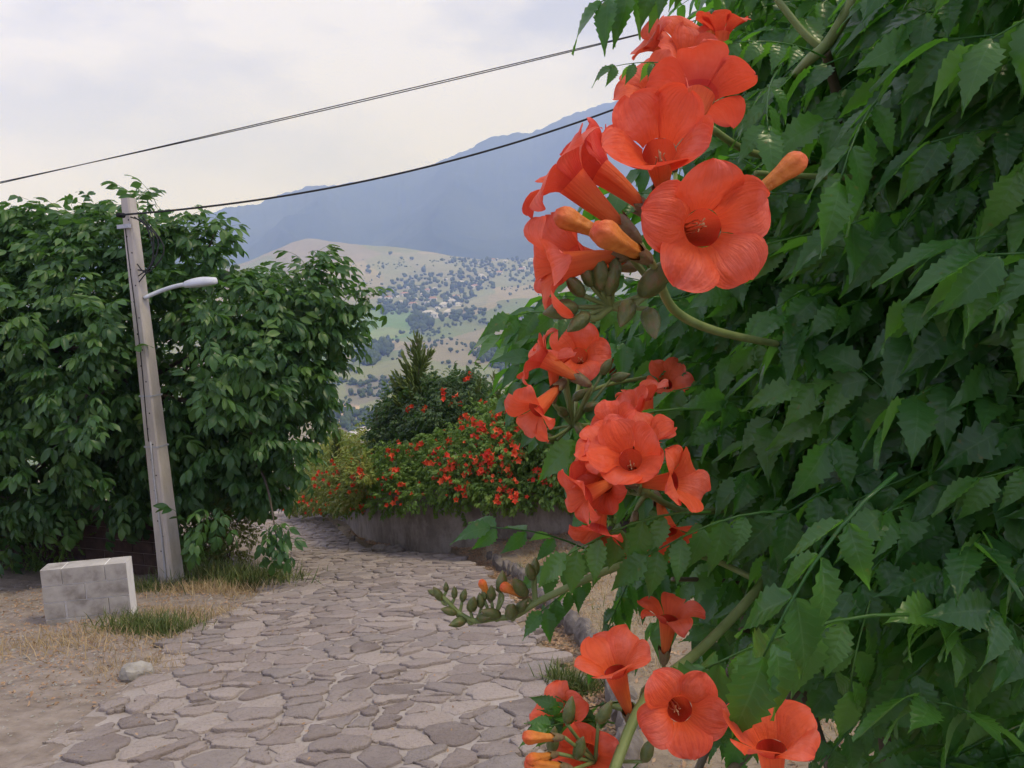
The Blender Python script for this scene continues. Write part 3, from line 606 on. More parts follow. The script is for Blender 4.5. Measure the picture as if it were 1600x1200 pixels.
# ------------------------------------------------------------------ pole, lamp and cables
PB = on_road(270, 921); PB[2] = float(ground_z(np.array([PB[0]]), np.array([PB[1]]))[0])
def pole():
    # vertical, its top where the photograph shows it
    H = 5.35; e = tag(empty('utility_pole', PB), 'weathered tapered concrete pole with street lamp standing against the walnut tree', 'pole'); ax = norm(at(205, 312, 10.6) - PB); yaw = math.radians(-22)
    lean = np.array([ax[0] * .35, ax[1] * .2, 1.0]); lean = norm(lean); X = norm(np.cross(np.array([-math.sin(yaw), math.cos(yaw), 0]), lean)); Y = np.cross(lean, X); R = np.stack([X, Y, lean], -1)
    def prof(z): return (.285 - .135 * z / H) / 2, (.22 - .08 * z / H) / 2
    v = []; zs = np.linspace(-.4, H, 12)
    for z in zs:
        a, b = prof(z); c = .018
        v += [(-a + c, -b, z), (a - c, -b, z), (a, -b + c, z), (a, b - c, z), (a - c, b, z), (-a + c, b, z), (-a, b - c, z), (-a, -b + c, z)]
    f = [(i * 8 + k, i * 8 + (k + 1) % 8, i * 8 + 8 + (k + 1) % 8, i * 8 + 8 + k) for i in range(11) for k in range(8)] + [tuple(88 + k for k in range(8))]
    v = np.array(v) @ R.T + PB; put('post', T(v, f), MAT['pole_concrete'], e, smooth=False)
    loc = lambda x, y, z: np.array([x, y, z]) @ R.T + PB
    for k in range(22):
        z = .55 + k * .215; a, b = prof(z); x = .03 * (1 if k % 2 else -1) + .01; put('bolt_hole', tubeT([loc(x, -b - .002, z), loc(x, -b + .02, z)], .011, 7), MAT['dark_hole'], e)
    for z in (2.02, 2.72):
        a, b = prof(z); ring = boxT((0, 0, z), (2 * a + .012, 2 * b + .012, .022)); put('steel_band', T(ring.v @ R.T + PB, ring.f), MAT['steel'], e, smooth=False)
    r = np.random.default_rng(2); zz = np.linspace(.05, 5.0, 30); put('conduit', tubeT([loc(.02 + .012 * math.sin(z * 3) + .002 * r.normal(), -prof(z)[1] - .012, z) for z in zz if z < 2.1], .014, 6), MAT['steel'], e)
    put('earth_wire', tubeT([loc(-.01 + .015 * math.sin(z * 2.3), -prof(z)[1] - .008, z) for z in zz if z > 2.0], .006, 5), MAT['cable'], e)
    # lamp: arm curving up to a long flattened head
    z0 = 3.98; a0 = at(222, 466, 10.45); a1 = at(250, 455, 10.3); a2 = at(275, 447, 10.2); a3 = at(298, 443, 10.1)
    a0 = loc(.10, -.02, (a0 - PB)[2] / lean[2]); arm = put('lamp_arm', tubeT(spline([a0, a1, a2, a3], 12), .028, 8), MAT['lamp_grey'], e)
    h0, h1 = at(291, 446, 10.15), at(338, 440, 9.95); d = norm(h1 - h0); up = norm(np.array([0, 0, 1.0]) - d * d[2]); sdv = np.cross(d, up); L = np.linalg.norm(h1 - h0); v = []; N = 14; Mx = 16
    for i in range(N):
        t = i / (N - 1); w = .105 * (math.sin(math.pi * min(1, .12 + t * .80)) ** .6) * (1 if t < .97 else .6); hh = .085 * (.5 + .5 * math.sin(math.pi * (.12 + .8 * t)))
        for k in range(Mx):
            a = 2 * math.pi * k / Mx; v.append(h0 + d * L * t + sdv * w * math.cos(a) + up * hh * (math.sin(a) if math.sin(a) > 0 else .55 * math.sin(a)))
    f = [(i * Mx + k, i * Mx + (k + 1) % Mx, i * Mx + Mx + (k + 1) % Mx, i * Mx + Mx + k) for i in range(N - 1) for k in range(Mx)] + [tuple(range(Mx))[::-1], tuple((N - 1) * Mx + k for k in range(Mx))]
    put('lamp_head', T(v, f), MAT['lamp_grey'], e)
    # coiled service wires under the pole top
    top = loc(0, 0, 5.0)
    for k in range(4):
        p = [top + np.array([.05 + .05 * k, -.1, .1]), top + np.array([.25 + .07 * k, -.12, -.02 - .1 * k]), top + np.array([.30 - .03 * k, -.12, -.45 - .06 * k]), top + np.array([.08, -.12, -.75 + .08 * k])]
        put('service_wire', tubeT(spline(p, 14), .009, 5), MAT['cable'], e)
    br = boxT((.0, -.12, 4.98), (.20, .05, .05)); put('bracket', T(br.v @ R.T + PB, br.f), MAT['steel'], e, smooth=False)
    put('insulator', tubeT([loc(.02, -.12, 5.12), loc(.02, -.22, 5.12)], [.035, .03], 8), MAT['dark_hole'], e)
    return loc(.02, -.20, 5.12)
PT = pole()
def cable(a, mid, b, rad, label, group=None):
    # a slack cable through three points
    a, mid, b = map(np.asarray, (a, mid, b)); t = np.linspace(0, 1, 60)[:, None]; tm = np.linalg.norm(mid - a) / (np.linalg.norm(mid - a) + np.linalg.norm(b - mid)); c = (mid - a * (1 - tm) ** 2 - b * tm ** 2) / (2 * tm * (1 - tm))
    p = a * (1 - t) ** 2 + 2 * c * t * (1 - t) + b * t ** 2
    tag(put('overhead_cable', tubeT(p, rad, 6), MAT['cable']), label, 'cable', group)
cable(PT, at(620, 272, 10.2), at(1500, -90, 9.6), .014, 'thick dark cable running from the pole top across the blue mountain')
cable(at(-260, 345, 12.5), at(620, 143, 11.8), at(1750, -130, 11.0), .0075, 'upper strand of the thin wire pair crossing the pale sky')
cable(at(-260, 338, 12.6), at(620, 146, 11.9), at(1750, -142, 11.1), .0075, 'lower strand of the thin wire pair crossing the pale sky')

# ------------------------------------------------------------------ block pier and dark wall at the left
def block_wall(name, label, p0, p1, h, bl, bh, th, mat, joint, cat='wall'):
    p0 = np.array(p0, float); p1 = np.array(p1, float); L = np.linalg.norm(p1 - p0); tg = (p1 - p0) / L; nn = np.array([-tg[1], tg[0]]); zb = min(float(ground_z(np.array([q[0]]), np.array([q[1]]))[0]) for q in (p0, p1)) - .1
    e = tag(empty(name, (p0[0], p0[1], zb)), label, cat); R = np.array([[tg[0], nn[0], 0], [tg[1], nn[1], 0], [0, 0, 1.0]]); c = (p0 + p1) / 2
    put('mortar_bed', boxT((c[0], c[1], zb + h / 2 - .004), (L - .012, th - .024, h - .008), R), MAT[joint], e, smooth=False); r = np.random.default_rng(3); nrow = int(h / bh)
    for j in range(nrow):
        x = -(bl / 2 if j % 2 else 0)
        while x < L:
            a, b = max(x, 0), min(x + bl, L)
            if b - a > .05:
                m = p0 + tg * (a + b) / 2; put('block', boxT((m[0] + r.normal(0, .002), m[1] + r.normal(0, .002), zb + (j + .5) * bh), (b - a - .014, th, bh - .014), R), MAT[mat], e, smooth=False, rnd=np.full(8, r.random()))
            x += bl
    return e
q = on_road(206, 968); block_wall('block_wall', 'low pale grey concrete block wall ending at the dirt verge', (q[0] - .85, q[1] - .10), (q[0] + .02, q[1] + .05), .76, .44, .19, .22, 'block', 'white_plaster')
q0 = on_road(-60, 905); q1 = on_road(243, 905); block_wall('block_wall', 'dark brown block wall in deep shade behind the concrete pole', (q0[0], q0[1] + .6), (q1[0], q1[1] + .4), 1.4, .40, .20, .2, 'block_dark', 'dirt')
def gate_post():
    b = on_road(249, 908); b[2] = float(ground_z(np.array([b[0]]), np.array([b[1]]))[0])
    t = joinT([boxT(b + np.array([0, .15, 1.1]), (.10, .10, 2.5)), boxT(b + np.array([0, .15, 2.37]), (.14, .14, .04))]); tag(put('gate_post', t, MAT['rust'], smooth=False), 'rusty brown steel post standing close behind the concrete pole', 'post')
gate_post()

# ------------------------------------------------------------------ leaves
def leafletT(L=1.0, W=.5, teeth=8, nx=4, droop=.25, fold=.3, seed=0, lo=False, ovate=True):
    r = np.random.default_rng(seed)
    if lo: ts = np.array([0, .25, .6, 1.0]) if not ovate else np.array([0, .18, .45, .75, 1.0]); us = np.array([-1, 0, 1])
    else:
        ts = np.linspace(0, 1, 2 * teeth + 3); us = np.linspace(-1, 1, nx + 1)
    ww = [[0, .08, .2, .35, .5, .65, .78, .88, .95, 1], [.06, .52, .92, 1, .86, .58, .32, .14, .065, 0]] if ovate else [[0, .1, .3, .5, .7, .88, 1], [.08, .5, .9, 1, .86, .45, 0]]
    v, uv = [], []; k1, k2 = r.normal(0, .05), r.normal(0, .06)
    for i, t in enumerate(ts):
        w = np.interp(t, *ww) * W / 2
        if not lo and teeth and .1 < t < .9 and ovate: w *= 1.15 if i % 2 else .88
        for u in us:
            x = u * w; tt = t - (.02 * (abs(u) if (i % 2 and not lo and ovate) else 0))
            z = abs(u) * w * fold - droop * L * t * t + (.0055 * L * math.cos(2 * math.pi * teeth * (t - abs(u) * .13)) * (1 - abs(abs(u) * 2 - 1)) if not lo else 0) + .03 * L * math.sin(5 * t + u * 2 + seed)
            v.append((x + k1 * L * t * t * 2, tt * L * (1 - .18 * droop * t), z)); uv.append(((u + 1) / 2, t))
    n = len(us); f = [(i * n + k, i * n + k + 1, (i + 1) * n + k + 1, (i + 1) * n + k) for i in range(len(ts) - 1) for k in range(n - 1)]
    return T(v, f, uv)
def compoundT(seed, pairs=4, L=.19, ll=.072, lw=.036, sag=.25, hang=.7, lo=False, ovate=True, rach=.0016, teeth=8, span=.34):
    """a pinnate leaf: Y along the rachis, Z up; leaflets in pairs and one at the end"""
    r = np.random.default_rng(seed); s = np.linspace(0, 1, 6); bend = r.normal(0, .12)
    def pt(q): return np.array([bend * L * q * q, L * q * (1 - .2 * sag * q), -sag * L * q * q])
    ts = [tubeT([pt(q) for q in s], [rach * (1.2 - .6 * q) for q in s], 3 if lo else 5, not lo)]
    for i in range(pairs):
        q = span + (.93 - span) * i / max(pairs - 1, 1); tg = norm(pt(q + .03) - pt(q - .03)); up = norm(np.array([0, 0, 1.0]) - tg * tg[2])
        for sgn in (-1, 1):
            sd = np.cross(tg, up) * sgn; hg = hang * r.uniform(.55, 1.3); d = norm(sd * .8 + tg * r.uniform(.35, .65) + np.array([0, 0, -1]) * hg + r.normal(0, .12, 3)); nz = norm(up * (1 - .3 * hg) + sd * hg * .9 + tg * .25 * hg + r.normal(0, .18, 3))
            R = frames(d, nz); sc = ll * r.uniform(.82, 1.1) * (1.0 if 0 < i else .9); lt = leafletT(1, lw / ll, teeth, 4, r.uniform(.12, .42), r.uniform(.15, .5), int(r.integers(1e6)), lo, ovate); ts.append(lt.moved(R, pt(q) + d * .05 * ll, sc))
    tg = norm(pt(1) - pt(.9)); R = frames(norm(tg + np.array([0, 0, -.35 * hang])), norm(np.array([0, 0, 1.0]) + r.normal(0, .2, 3))); ts.append(leafletT(1, lw / ll, teeth, 4, .3, .3, seed, lo, ovate).moved(R, pt(1), ll * 1.1))
    return joinT(ts)
VINE_HI = [compoundT(100 + i, pairs=[3, 4, 5, 4][i % 4], sag=[.15, .3, .5, .25, .4][i % 5], hang=[.8, 1.1, 1.5, 1.0][i % 4], lw=.0315) for i in range(10)]
VINE_LO = [compoundT(200 + i, pairs=3 + i % 2, sag=.3, hang=.6 + .12 * i, lo=True) for i in range(6)]
WAL_HI = [compoundT(300 + i, pairs=2 + i % 2, L=.27, ll=.145, lw=.066, sag=.25 + .08 * i, hang=.45 + .12 * i, teeth=2, ovate=False, rach=.003, span=.3) for i in range(6)]
WAL_LO = [compoundT(320 + i, pairs=2 + i % 2, L=.27, ll=.145, lw=.066, sag=.25 + .08 * i, hang=.45 + .12 * i, lo=True, ovate=False, rach=.003, span=.3) for i in range(6)]
def mesh_mat(t, name, mat):
    m = mesh_of(name, t.v, t.f, uv=t.uv); m.materials.append(MAT[mat]); return m
def rand_out(n, base, spread):
    return norm(np.asarray(base, float) + rng.normal(0, spread, (n, 3)))

# ------------------------------------------------------------------ walnut tree
def walnut():
    base = on_road(150, 880); base[1] += 1.0; base[2] = float(ground_z(np.array([base[0]]), np.array([base[1]]))[0])
    e = tag(empty('walnut_tree', base), 'large leafy dark green walnut tree overhanging the lane behind the concrete pole', 'tree')
    poly = [(-260, 370), (-60, 345), (120, 335), (215, 352), (265, 358), (330, 362), (352, 410), (400, 432), (478, 416), (520, 432), (545, 462), (570, 474), (566, 492), (530, 496), (515, 520), (528, 545), (508, 590), (502, 640), (478, 690), (464, 730), (430, 772), (385, 770), (335, 752), (300, 770), (260, 800), (120, 830), (-60, 850), (-260, 830)]
    tips = []
    pts = fill(poly, 1150); P = np.array(poly, float)
    for (px, py) in pts:
        ed = seg_dist(np.array([px]), np.array([py]), np.concatenate([P, P[:1]]))[0]; th = min(1, ed / 130); Dm = 11.6 + max(0, (300 - px) / 400) * .6; tips.append((px, py, Dm + rng.uniform(-1, .75) * (.25 + 1.55 * th)))
    tips = [t for t in tips if not (170 < t[0] < 300 and t[2] < 10.9) and not (t[0] < 320 and t[1] > 690 and rng.random() < .6)]
    tips += [(425, 822, 10.6), (432, 845, 10.5), (424, 838, 10.5), (575, 470, 11.4), (560, 462, 11.4), (500, 410, 11.4), (485, 408, 11.5), (345, 352, 11.3), (240, 322, 10.9), (222, 330, 10.9), (283, 350, 11.0), (318, 350, 11.2), (215, 318, 11.0), (552, 512, 11.3), (540, 540, 11.3), (300, 820, 10.6), (330, 800, 10.6)]
    for (px, py) in fill([(-240, 360), (150, 330), (300, 400), (440, 450), (520, 480), (490, 620), (430, 760), (330, 770), (-240, 830)], 700): tips.append((px, py, rng.uniform(12.0, 14.2)))
    for (px, py) in fill([(-240, 560), (300, 560), (400, 640), (400, 780), (300, 850), (-240, 870)], 360): tips.append((px, py, rng.uniform(13.0, 15.5)))
    C = [at(*t) for t in tips]; cen = at(250, 600, 12.3); Rs, Ps, Ss, Ix = [], [], [], []
    for c in C:
        out = norm(c - cen) * .8 + np.array([0, -.25, .35]); k = int(rng.integers(5, 8)); d = rand_out(k, norm(out), .55); d[:, 2] = np.clip(d[:, 2], -.5, .6); up = np.array([0, 0, 1.0]) + rng.normal(0, .22, (k, 3)) + out * .35
        Rs.append(frames(d, up)); Ps.append(c + rng.normal(0, .05, (k, 3))); Ss.append(rng.uniform(.85, 1.45, k)); Ix.append(rng.integers(0, 6, k))
    R, P_, S, I = np.concatenate(Rs), np.concatenate(Ps), np.concatenate(Ss), np.concatenate(Ix); px, py, D = proj(P_); vis = (px > 0) & (px < 700); key = np.where(vis, D / S, 99); o = np.argsort(key)
    ms = [mesh_mat(t, 'leaf', 'walnut_leaf') for t in WAL_HI]
    for k in o[:300]: link(bpy.data.objects.new('leaf', ms[I[k]]), e, None, mat4(R[k], P_[k], S[k]))
    r_ = o[300:]; cr = scatter('crown', WAL_LO, I[r_], R[r_], P_[r_], S[r_], MAT['walnut_leaf'], e)
    tr = [base + np.array([0, 0, -.3]), base + np.array([.1, .05, 1.2]), base + np.array([.35, .1, 2.2]), cen + np.array([-.5, 0, .3])]; put('trunk', tubeT(spline(tr, 10), np.linspace(.24, .12, 10), 9), MAT['bark'], e)
    fork = spline(tr, 10)
    for k in rng.choice(len(C), 42, replace=False):
        b = fork[int(rng.integers(5, 10))]; m = b * .45 + C[k] * .55 + np.array([0, 0, .35]); put('branch', tubeT(spline([b, m, C[k]], 9), np.linspace(.055, .010, 9), 5), MAT['bark'], e)
    for (a, m, b) in [((440, 560, 11.9), (505, 528, 11.6), (566, 478, 11.4)), ((330, 560, 12), (440, 520, 11.7), (520, 445, 11.5)), ((280, 520, 12), (310, 430, 11.5), (335, 365, 11.3)), ((360, 690, 12), (410, 740, 11.2), (432, 840, 10.55))]:
        put('branch', tubeT(spline([at(*a), at(*m), at(*b)], 12), np.linspace(.035, .007, 12), 5), MAT['bark'], e)
walnut()

# ------------------------------------------------------------------ flowers, small ones for the hedge
def small_flowerT(seed):
    r = np.random.default_rng(seed); ts = []
    for c in range(1):
        d = norm(np.array([0, -1, .15]) + r.normal(0, .3, 3)); p = np.zeros(3); R = frames(d, r.normal(0, 1, 3)); n = 10; v = [(0, -.055, 0)]
        v += [(.010 * math.cos(6.283 * k / n), -.005, .010 * math.sin(6.283 * k / n)) for k in range(n)]
        v += [((.036 if k % 2 else .021) * math.cos(6.283 * k / n), .012 + r.normal(0, .004), (.036 if k % 2 else .021) * math.sin(6.283 * k / n)) for k in range(n)]
        f = [(0, 1 + k, 1 + (k + 1) % n) for k in range(n)] + [(1 + k, 11 + k, 11 + (k + 1) % n, 1 + (k + 1) % n) for k in range(n)]
        ts.append(T(v, f).moved(R, p))
    return joinT(ts)
SF = [mesh_mat(small_flowerT(40 + i), 'flower', 'petal_far') for i in range(7)]
def wall_D(px): return np.interp(px, [470, 500, 545, 600, 714, 770, 850, 950, 1100, 1300], [26, 23, 17.3, 14.9, 13.3, 13.0, 12.6, 12.4, 12.2, 12.2])
def hedge(name, label, poly, n, mat, core, blossoms, dens_fl, seed, dd=0.0, sc=1.0, back=None):
    r = np.random.default_rng(seed); poly = np.array(poly, float); pts = np.array(fill(poly, n)); px, py = pts.T; xs = np.linspace(poly[:, 0].min(), poly[:, 0].max(), 80)
    top = np.array([max([y for y in np.linspace(poly[:, 1].min(), poly[:, 1].max(), 160) if in_poly(np.array([x]), np.array([y]), poly)[0]] or [np.nan]) for x in xs]); bot = np.array([min([y for y in np.linspace(poly[:, 1].min(), poly[:, 1].max(), 160) if in_poly(np.array([x]), np.array([y]), poly)[0]] or [np.nan]) for x in xs])
    ok = ~np.isnan(top); lo = np.interp(px, xs[ok], top[ok]); hi = np.interp(px, xs[ok], bot[ok]); h = np.clip((lo - py) / np.maximum(lo - hi, 4), 0, 1)
    lump = fbm(px / 38 + seed, py / 26, 3) - .47
    D = wall_D(px) + dd - .28 - .25 * np.sin(np.pi * np.clip(h, 0, .6)) + 1.5 * h ** 2 + lump * 1.3 + np.abs(r.normal(0, .55, n)) * (r.random(n) < .6)
    P = EYE + (CF + np.outer((px - 800) / FPX, CR) - np.outer((py - 600) / FPX, CU)) * D[:, None]
    b = P.mean(0).copy(); b[2] = P[:, 2].min(); e = tag(empty(name, b), label, 'hedge' if 'hedge' in name or 'vine' in name else 'shrub')
    d = norm(np.array([0, -.55, -.05]) + r.normal(0, .7, (n, 3))); up = np.array([0, -.45, 1.0]) + r.normal(0, .35, (n, 3))
    scatter('foliage', VINE_LO, r.integers(0, 6, n), frames(d, up), P, sc * r.uniform(.7, 1.3, n), MAT[mat], e)
    m2 = int(n * .55); kk = r.integers(0, n, m2); P2 = P[kk] + np.array([0, 1, 0]) * r.uniform(.35, 1.3, (m2, 1)) + r.normal(0, .12, (m2, 3)) - np.array([0, 0, .12]); scatter('foliage', VINE_LO, r.integers(0, 6, m2), frames(r.normal(0, 1, (m2, 3)), np.array([0, -.2, 1.0]) + r.normal(0, .5, (m2, 3))), P2, sc * r.uniform(1.1, 1.7, m2), MAT[mat], e)
    if core:                                                           # woody stems inside
        ts = []
        for k in r.choice(n, 90): a = P[k] + np.array([r.normal(0, .3), .5, -.5]); ts.append(tubeT(spline([a, (a + P[k]) / 2 + r.normal(0, .08, 3), P[k]], 5), [.012, .009, .007, .005, .003], 4, False))
        so_ = put('stem', joinT(ts), MAT['stem_wood'], e); so_['kind'] = 'stuff'
    # blossoms sit on the outer face
    front = (D - wall_D(px) - dd) - 1.5 * h ** 2; cand = np.nonzero((front < np.quantile(front, .55)) & (h > .04))[0]; w = dens_fl(px[cand], py[cand]); w = w / w.sum(); sel = r.choice(cand, blossoms, replace=False, p=w) if blossoms else []
    for k in sel:
        for _ in range(int(r.integers(2, 6))):
            m = mat4(frames(norm(np.array([r.normal(0, .5), 1, r.normal(0, .5)])), np.array([0, 0, 1.0])), P[k] + np.array([0, -.20, .03]) + r.normal(0, .06, 3) * D[k] / 13, r.uniform(1.3, 2.1)); link(bpy.data.objects.new('flower', SF[int(r.integers(0, 7))]), e, None, m)
    if blossoms > 60:                                                  # the many smaller, half hidden blossoms
        ex = r.choice(cand, 220, replace=False, p=w); m3 = len(ex); scatter('blossoms', [small_flowerT(70 + i) for i in range(5)], r.integers(0, 5, m3), frames(np.array([0, 1, 0]) + r.normal(0, .5, (m3, 3)), np.array([0, 0, 1.0]) + r.normal(0, .2, (m3, 3))), P[ex] + np.array([0, -.16, .02]) + r.normal(0, .05, (m3, 3)), r.uniform(.8, 1.4, m3), MAT['petal_far'], e).name = 'blossom'
    return e
hedge('trumpet_vine_hedge', 'long hedge of trumpet vine with many small red flowers over the stained wall', [(488, 796), (492, 758), (530, 728), (580, 705), (640, 684), (690, 672), (735, 652), (775, 630), (820, 612), (880, 600), (960, 580), (1120, 560), (1300, 560), (1300, 790), (1050, 790), (940, 800), (880, 778), (800, 790), (720, 786), (650, 790), (590, 797)], 10500, 'vine_leaf_far', True, 84, lambda x, y: (x < 935) * (x > 500) * (.35 + np.exp(-((x - 780) / 150) ** 2)) * (.5 + 1.0 * (fbm(x / 30, y / 25, 3) > .45)) + 1e-6, 1)
hedge('trumpet_vine_hedge', 'yellowish far end of the flowering hedge beyond the lane bend', [(450, 800), (458, 758), (490, 735), (535, 718), (570, 712), (575, 745), (555, 785), (510, 796)], 2100, 'vine_leaf_dry', False, 26, lambda x, y: np.ones_like(x), 2, -.9)
hedge('shrub', 'dark green climber dome behind the flowering hedge around the cypress', [(578, 695), (582, 652), (604, 618), (640, 600), (690, 590), (735, 588), (757, 600), (760, 645), (700, 675), (640, 695)], 1700, 'climber_dark', True, 7, lambda x, y: 1.0 * (y < 640) + .01, 3, 2.0, 1.2)
hedge('shrub', 'yellow green shrub at the far bend beside the walnut leaves', [(455, 770), (470, 720), (500, 690), (535, 678), (565, 690), (570, 720), (520, 745)], 800, 'vine_leaf_dry', False, 0, lambda x, y: np.ones_like(x), 4, 2.0, 1.3)
hedge('shrub', 'bright green shrub on the terrace behind the smaller conifer', [(740, 650), (755, 622), (790, 618), (830, 600), (900, 570), (980, 560), (980, 640), (820, 650)], 1300, 'vine_leaf_far', False, 3, lambda x, y: np.ones_like(x), 6, 1.6, 1.1)

# ------------------------------------------------------------------ conifers
def sprayT(seed):
    r = np.random.default_rng(seed); ts = []
    for k in range(15):
        t = k / 14; a = (1 if k % 2 else -1) * (.75 * (1 - t)) + r.normal(0, .12); L = .40 * (1 - .62 * t); d = np.array([math.sin(a), math.cos(a), .22 + r.normal(0, .1)]); p = np.array([0, t * .72, .06 * t * t * 3]); x = norm(np.cross(d, [0, 0, 1])); w = .030
        v = [p, p + d * L * .45 + x * w, p + d * L, p + d * L * .45 - x * w, p + d * L * .4 + np.array([0, 0, .05])]; ts.append(T(v, [(0, 1, 4), (1, 2, 4), (2, 3, 4), (3, 0, 4), (0, 3, 2, 1)]))
    return joinT(ts)
SPR = [sprayT(i) for i in range(4)]
def conifer(px, pyt, pyb, D, wpx, n, label, lean=0.0, lift=.75):
    top = at(px, pyt, D); bot = at(px, pyb, D); H = top[2] - bot[2]; bot = np.array([top[0] - lean, top[1], bot[2]]); e = tag(empty('conifer', bot), label, 'conifer'); Wd = wpx / FPX * D / 2
    put('trunk', tubeT([bot, (bot + top) / 2, top], [.05, .03, .006], 6), MAT['bark'], e)
    P, Y, S = [], [], []; r = np.random.default_rng(int(px))
    for k in range(n):
        t = (k + r.random()) / n; t = t ** 1.1; a = r.random() * 6.283; w = Wd * (1 - t) ** .75 * r.uniform(.55, 1.15) + .02; ax = bot + (top - bot) * t; P.append(ax); Y.append(norm(np.array([math.cos(a), math.sin(a), lift + .9 * t + r.normal(0, .15)]))); S.append(w * 1.15 + .05)
    P, Y = np.array(P), np.array(Y); up = np.array([0, 0, 1.0]) - Y * .2 + r.normal(0, .3, Y.shape)
    scatter('foliage', SPR, r.integers(0, 4, n), frames(Y, up), P, S, MAT['conifer'], e, smooth=False)
conifer(651, 518, 690, 17.0, 165, 95, 'small pointed cypress rising from the dark climber dome', .05)
conifer(772, 582, 680, 14.9, 62, 60, 'short bright conifer tip beside the dark climber dome', 0)
conifer(752, 592, 690, 15.0, 70, 60, 'dark leaning conifer growing against the climber dome', .35, .9)
conifer(525, 664, 760, 20.5, 70, 90, 'small yellowish conifer at the bend beside the walnut leaves', 0)
conifer(588, 640, 720, 17.2, 26, 50, 'slim dark conifer at the foot of the climber dome', 0)
def roof_house():
    a, b, c = at(536, 690, 118), at(578, 668, 118), at(600, 672, 124); v = [a, b, c, c + np.array([0, 0, -3.0]), a + np.array([0, 0, -3.0])]; bk = np.array([1.5, 9, -.6])
    e = tag(empty('farm_house', (a + c) / 2 + np.array([0, 4, -3.0])), 'pale roofed house below the terrace beyond the climber dome', 'house')
    ex = norm(np.array([1, .15, 0])); ey = np.array([-ex[1], ex[0], 0]); o = at(538, 690, 118); Rr = np.stack([ex, ey, [0, 0, 1]], -1)
    put('wall', boxT(o + ex * 4.5 + ey * 3.5 + np.array([0, 0, -1.7]), (8.4, 6.2, 3.2), Rr), MAT['house_wall'], e, smooth=False)
    w = [o + ey * -.3, o + ex * 9 + ey * -.3, o + ex * 9 + ey * 7.3, o + ey * 7.3, o + ex * 2.8 + ey * 3.5 + np.array([0, 0, 1.5]), o + ex * 6.2 + ey * 3.5 + np.array([0, 0, 1.5])]
    put('roof', T(w, [(0, 1, 5, 4), (2, 3, 4, 5), (1, 2, 5), (3, 0, 4), (3, 2, 1, 0)]), MAT['house_roof'], e, smooth=False)
roof_house()

# ------------------------------------------------------------------ grasses, weeds, litter
def bladeT(seed, w=.05):
    r = np.random.default_rng(seed); b = r.uniform(.15, .6); a = r.random() * 6.28; v = []
    for t, ww in ((0, 1), (.4, .8), (.75, .5), (1, 0.02)):
        x = b * t * t
        for s in (-1, 1): v.append((x * math.cos(a) + s * ww * w * math.sin(a) * .5, x * math.sin(a) - s * ww * w * math.cos(a) * .5, t * (1 - .2 * b * t)))
    return T(v, [(0, 1, 3, 2), (2, 3, 5, 4), (4, 5, 7, 6)], [(0.2, .2)] * 8)
BLD = [bladeT(i) for i in range(8)]
def gz(P): return ground_z(P[:, 0], P[:, 1])
def blades(name, label, cat, xy, h, mat, wide=1.0, tilt=.35):
    xy = np.asarray(xy, float); P = np.stack([xy[:, 0], xy[:, 1], gz(xy) - .01], -1); n = len(P); a = rng.random(n) * 6.28; up = norm(np.array([0, 0, 1.0]) + rng.normal(0, tilt, (n, 3))); Y = np.cross(up, np.stack([np.cos(a), np.sin(a), a * 0], -1))
    R = frames(Y, up); return tag(scatter(name, BLD, rng.integers(0, 8, n), R, P, h * rng.uniform(.4, 1.3, n), MAT[mat], None, smooth=False), label, cat)
def region(n, fn, x0, x1, y0, y1):
    out = []
    while len(out) < n:
        q = np.stack([rng.uniform(x0, x1, n * 2), rng.uniform(y0, y1, n * 2)], -1); out += list(q[fn(q[:, 0], q[:, 1])])
    return np.array(out[:n])
rside = lambda x, y: ~in_poly(x, y, ROADP) & (x > edge_x(RIGHT_, y)) & (seg_dist(x, y, RIGHT_[::3]) > .42) & (seg_dist(x, y, WALLP[::3]) > .12) & (y < 13)
blades('dry_grass', 'straw coloured dry grass on the bank between gutter and vine', 'grass', region(26000, lambda x, y: rside(x, y) & (fbm(x * 1.5, y * 1.5, 3) > .38), 0, 5, 3, 12.4), .10, 'dry_blade', 1, .7)
blades('green_weeds', 'sparse green weeds among the dry grass below the vine', 'grass', region(2600, lambda x, y: rside(x, y) & (fbm(x * 1.1 + 4, y * 1.1, 3) > .52), 0, 5, 3, 11), .14, 'green_blade')
def tuft(px, py, n, rad, h, mat, label, name='grass_tuft', tilt=.45):
    p = on_road(px, py); xy = p[:2] + rng.normal(0, rad, (n, 2)) * np.array([1, .7]); return blades(name, label, 'grass', xy, h, mat, 1, tilt)
tuft(365, 912, 2600, .42, .30, 'green_blade', 'green and straw grass clump between the pole and the lane')
tuft(330, 925, 1500, .38, .16, 'dry_blade', 'dry grass patch at the dirt edge in front of the pole')
tuft(240, 925, 900, .30, .18, 'green_blade', 'short green grass around the foot of the concrete pole')
tuft(232, 985, 1200, .24, .20, 'green_blade', 'small weed clump at the foot of the block pier')
tuft(285, 965, 1200, .35, .12, 'dry_blade', 'straw patch on the dirt verge beside the lane')
tuft(225, 1040, 700, .25, .09, 'dry_blade', 'thin dry grass around the pale lichened rock')
tuft(893, 1062, 900, .09, .17, 'green_blade', 'grey green weed growing out of the gutter end')
tuft(120, 1010, 900, .5, .15, 'dry_blade', 'dry grass before the block pier on the dirt verge')
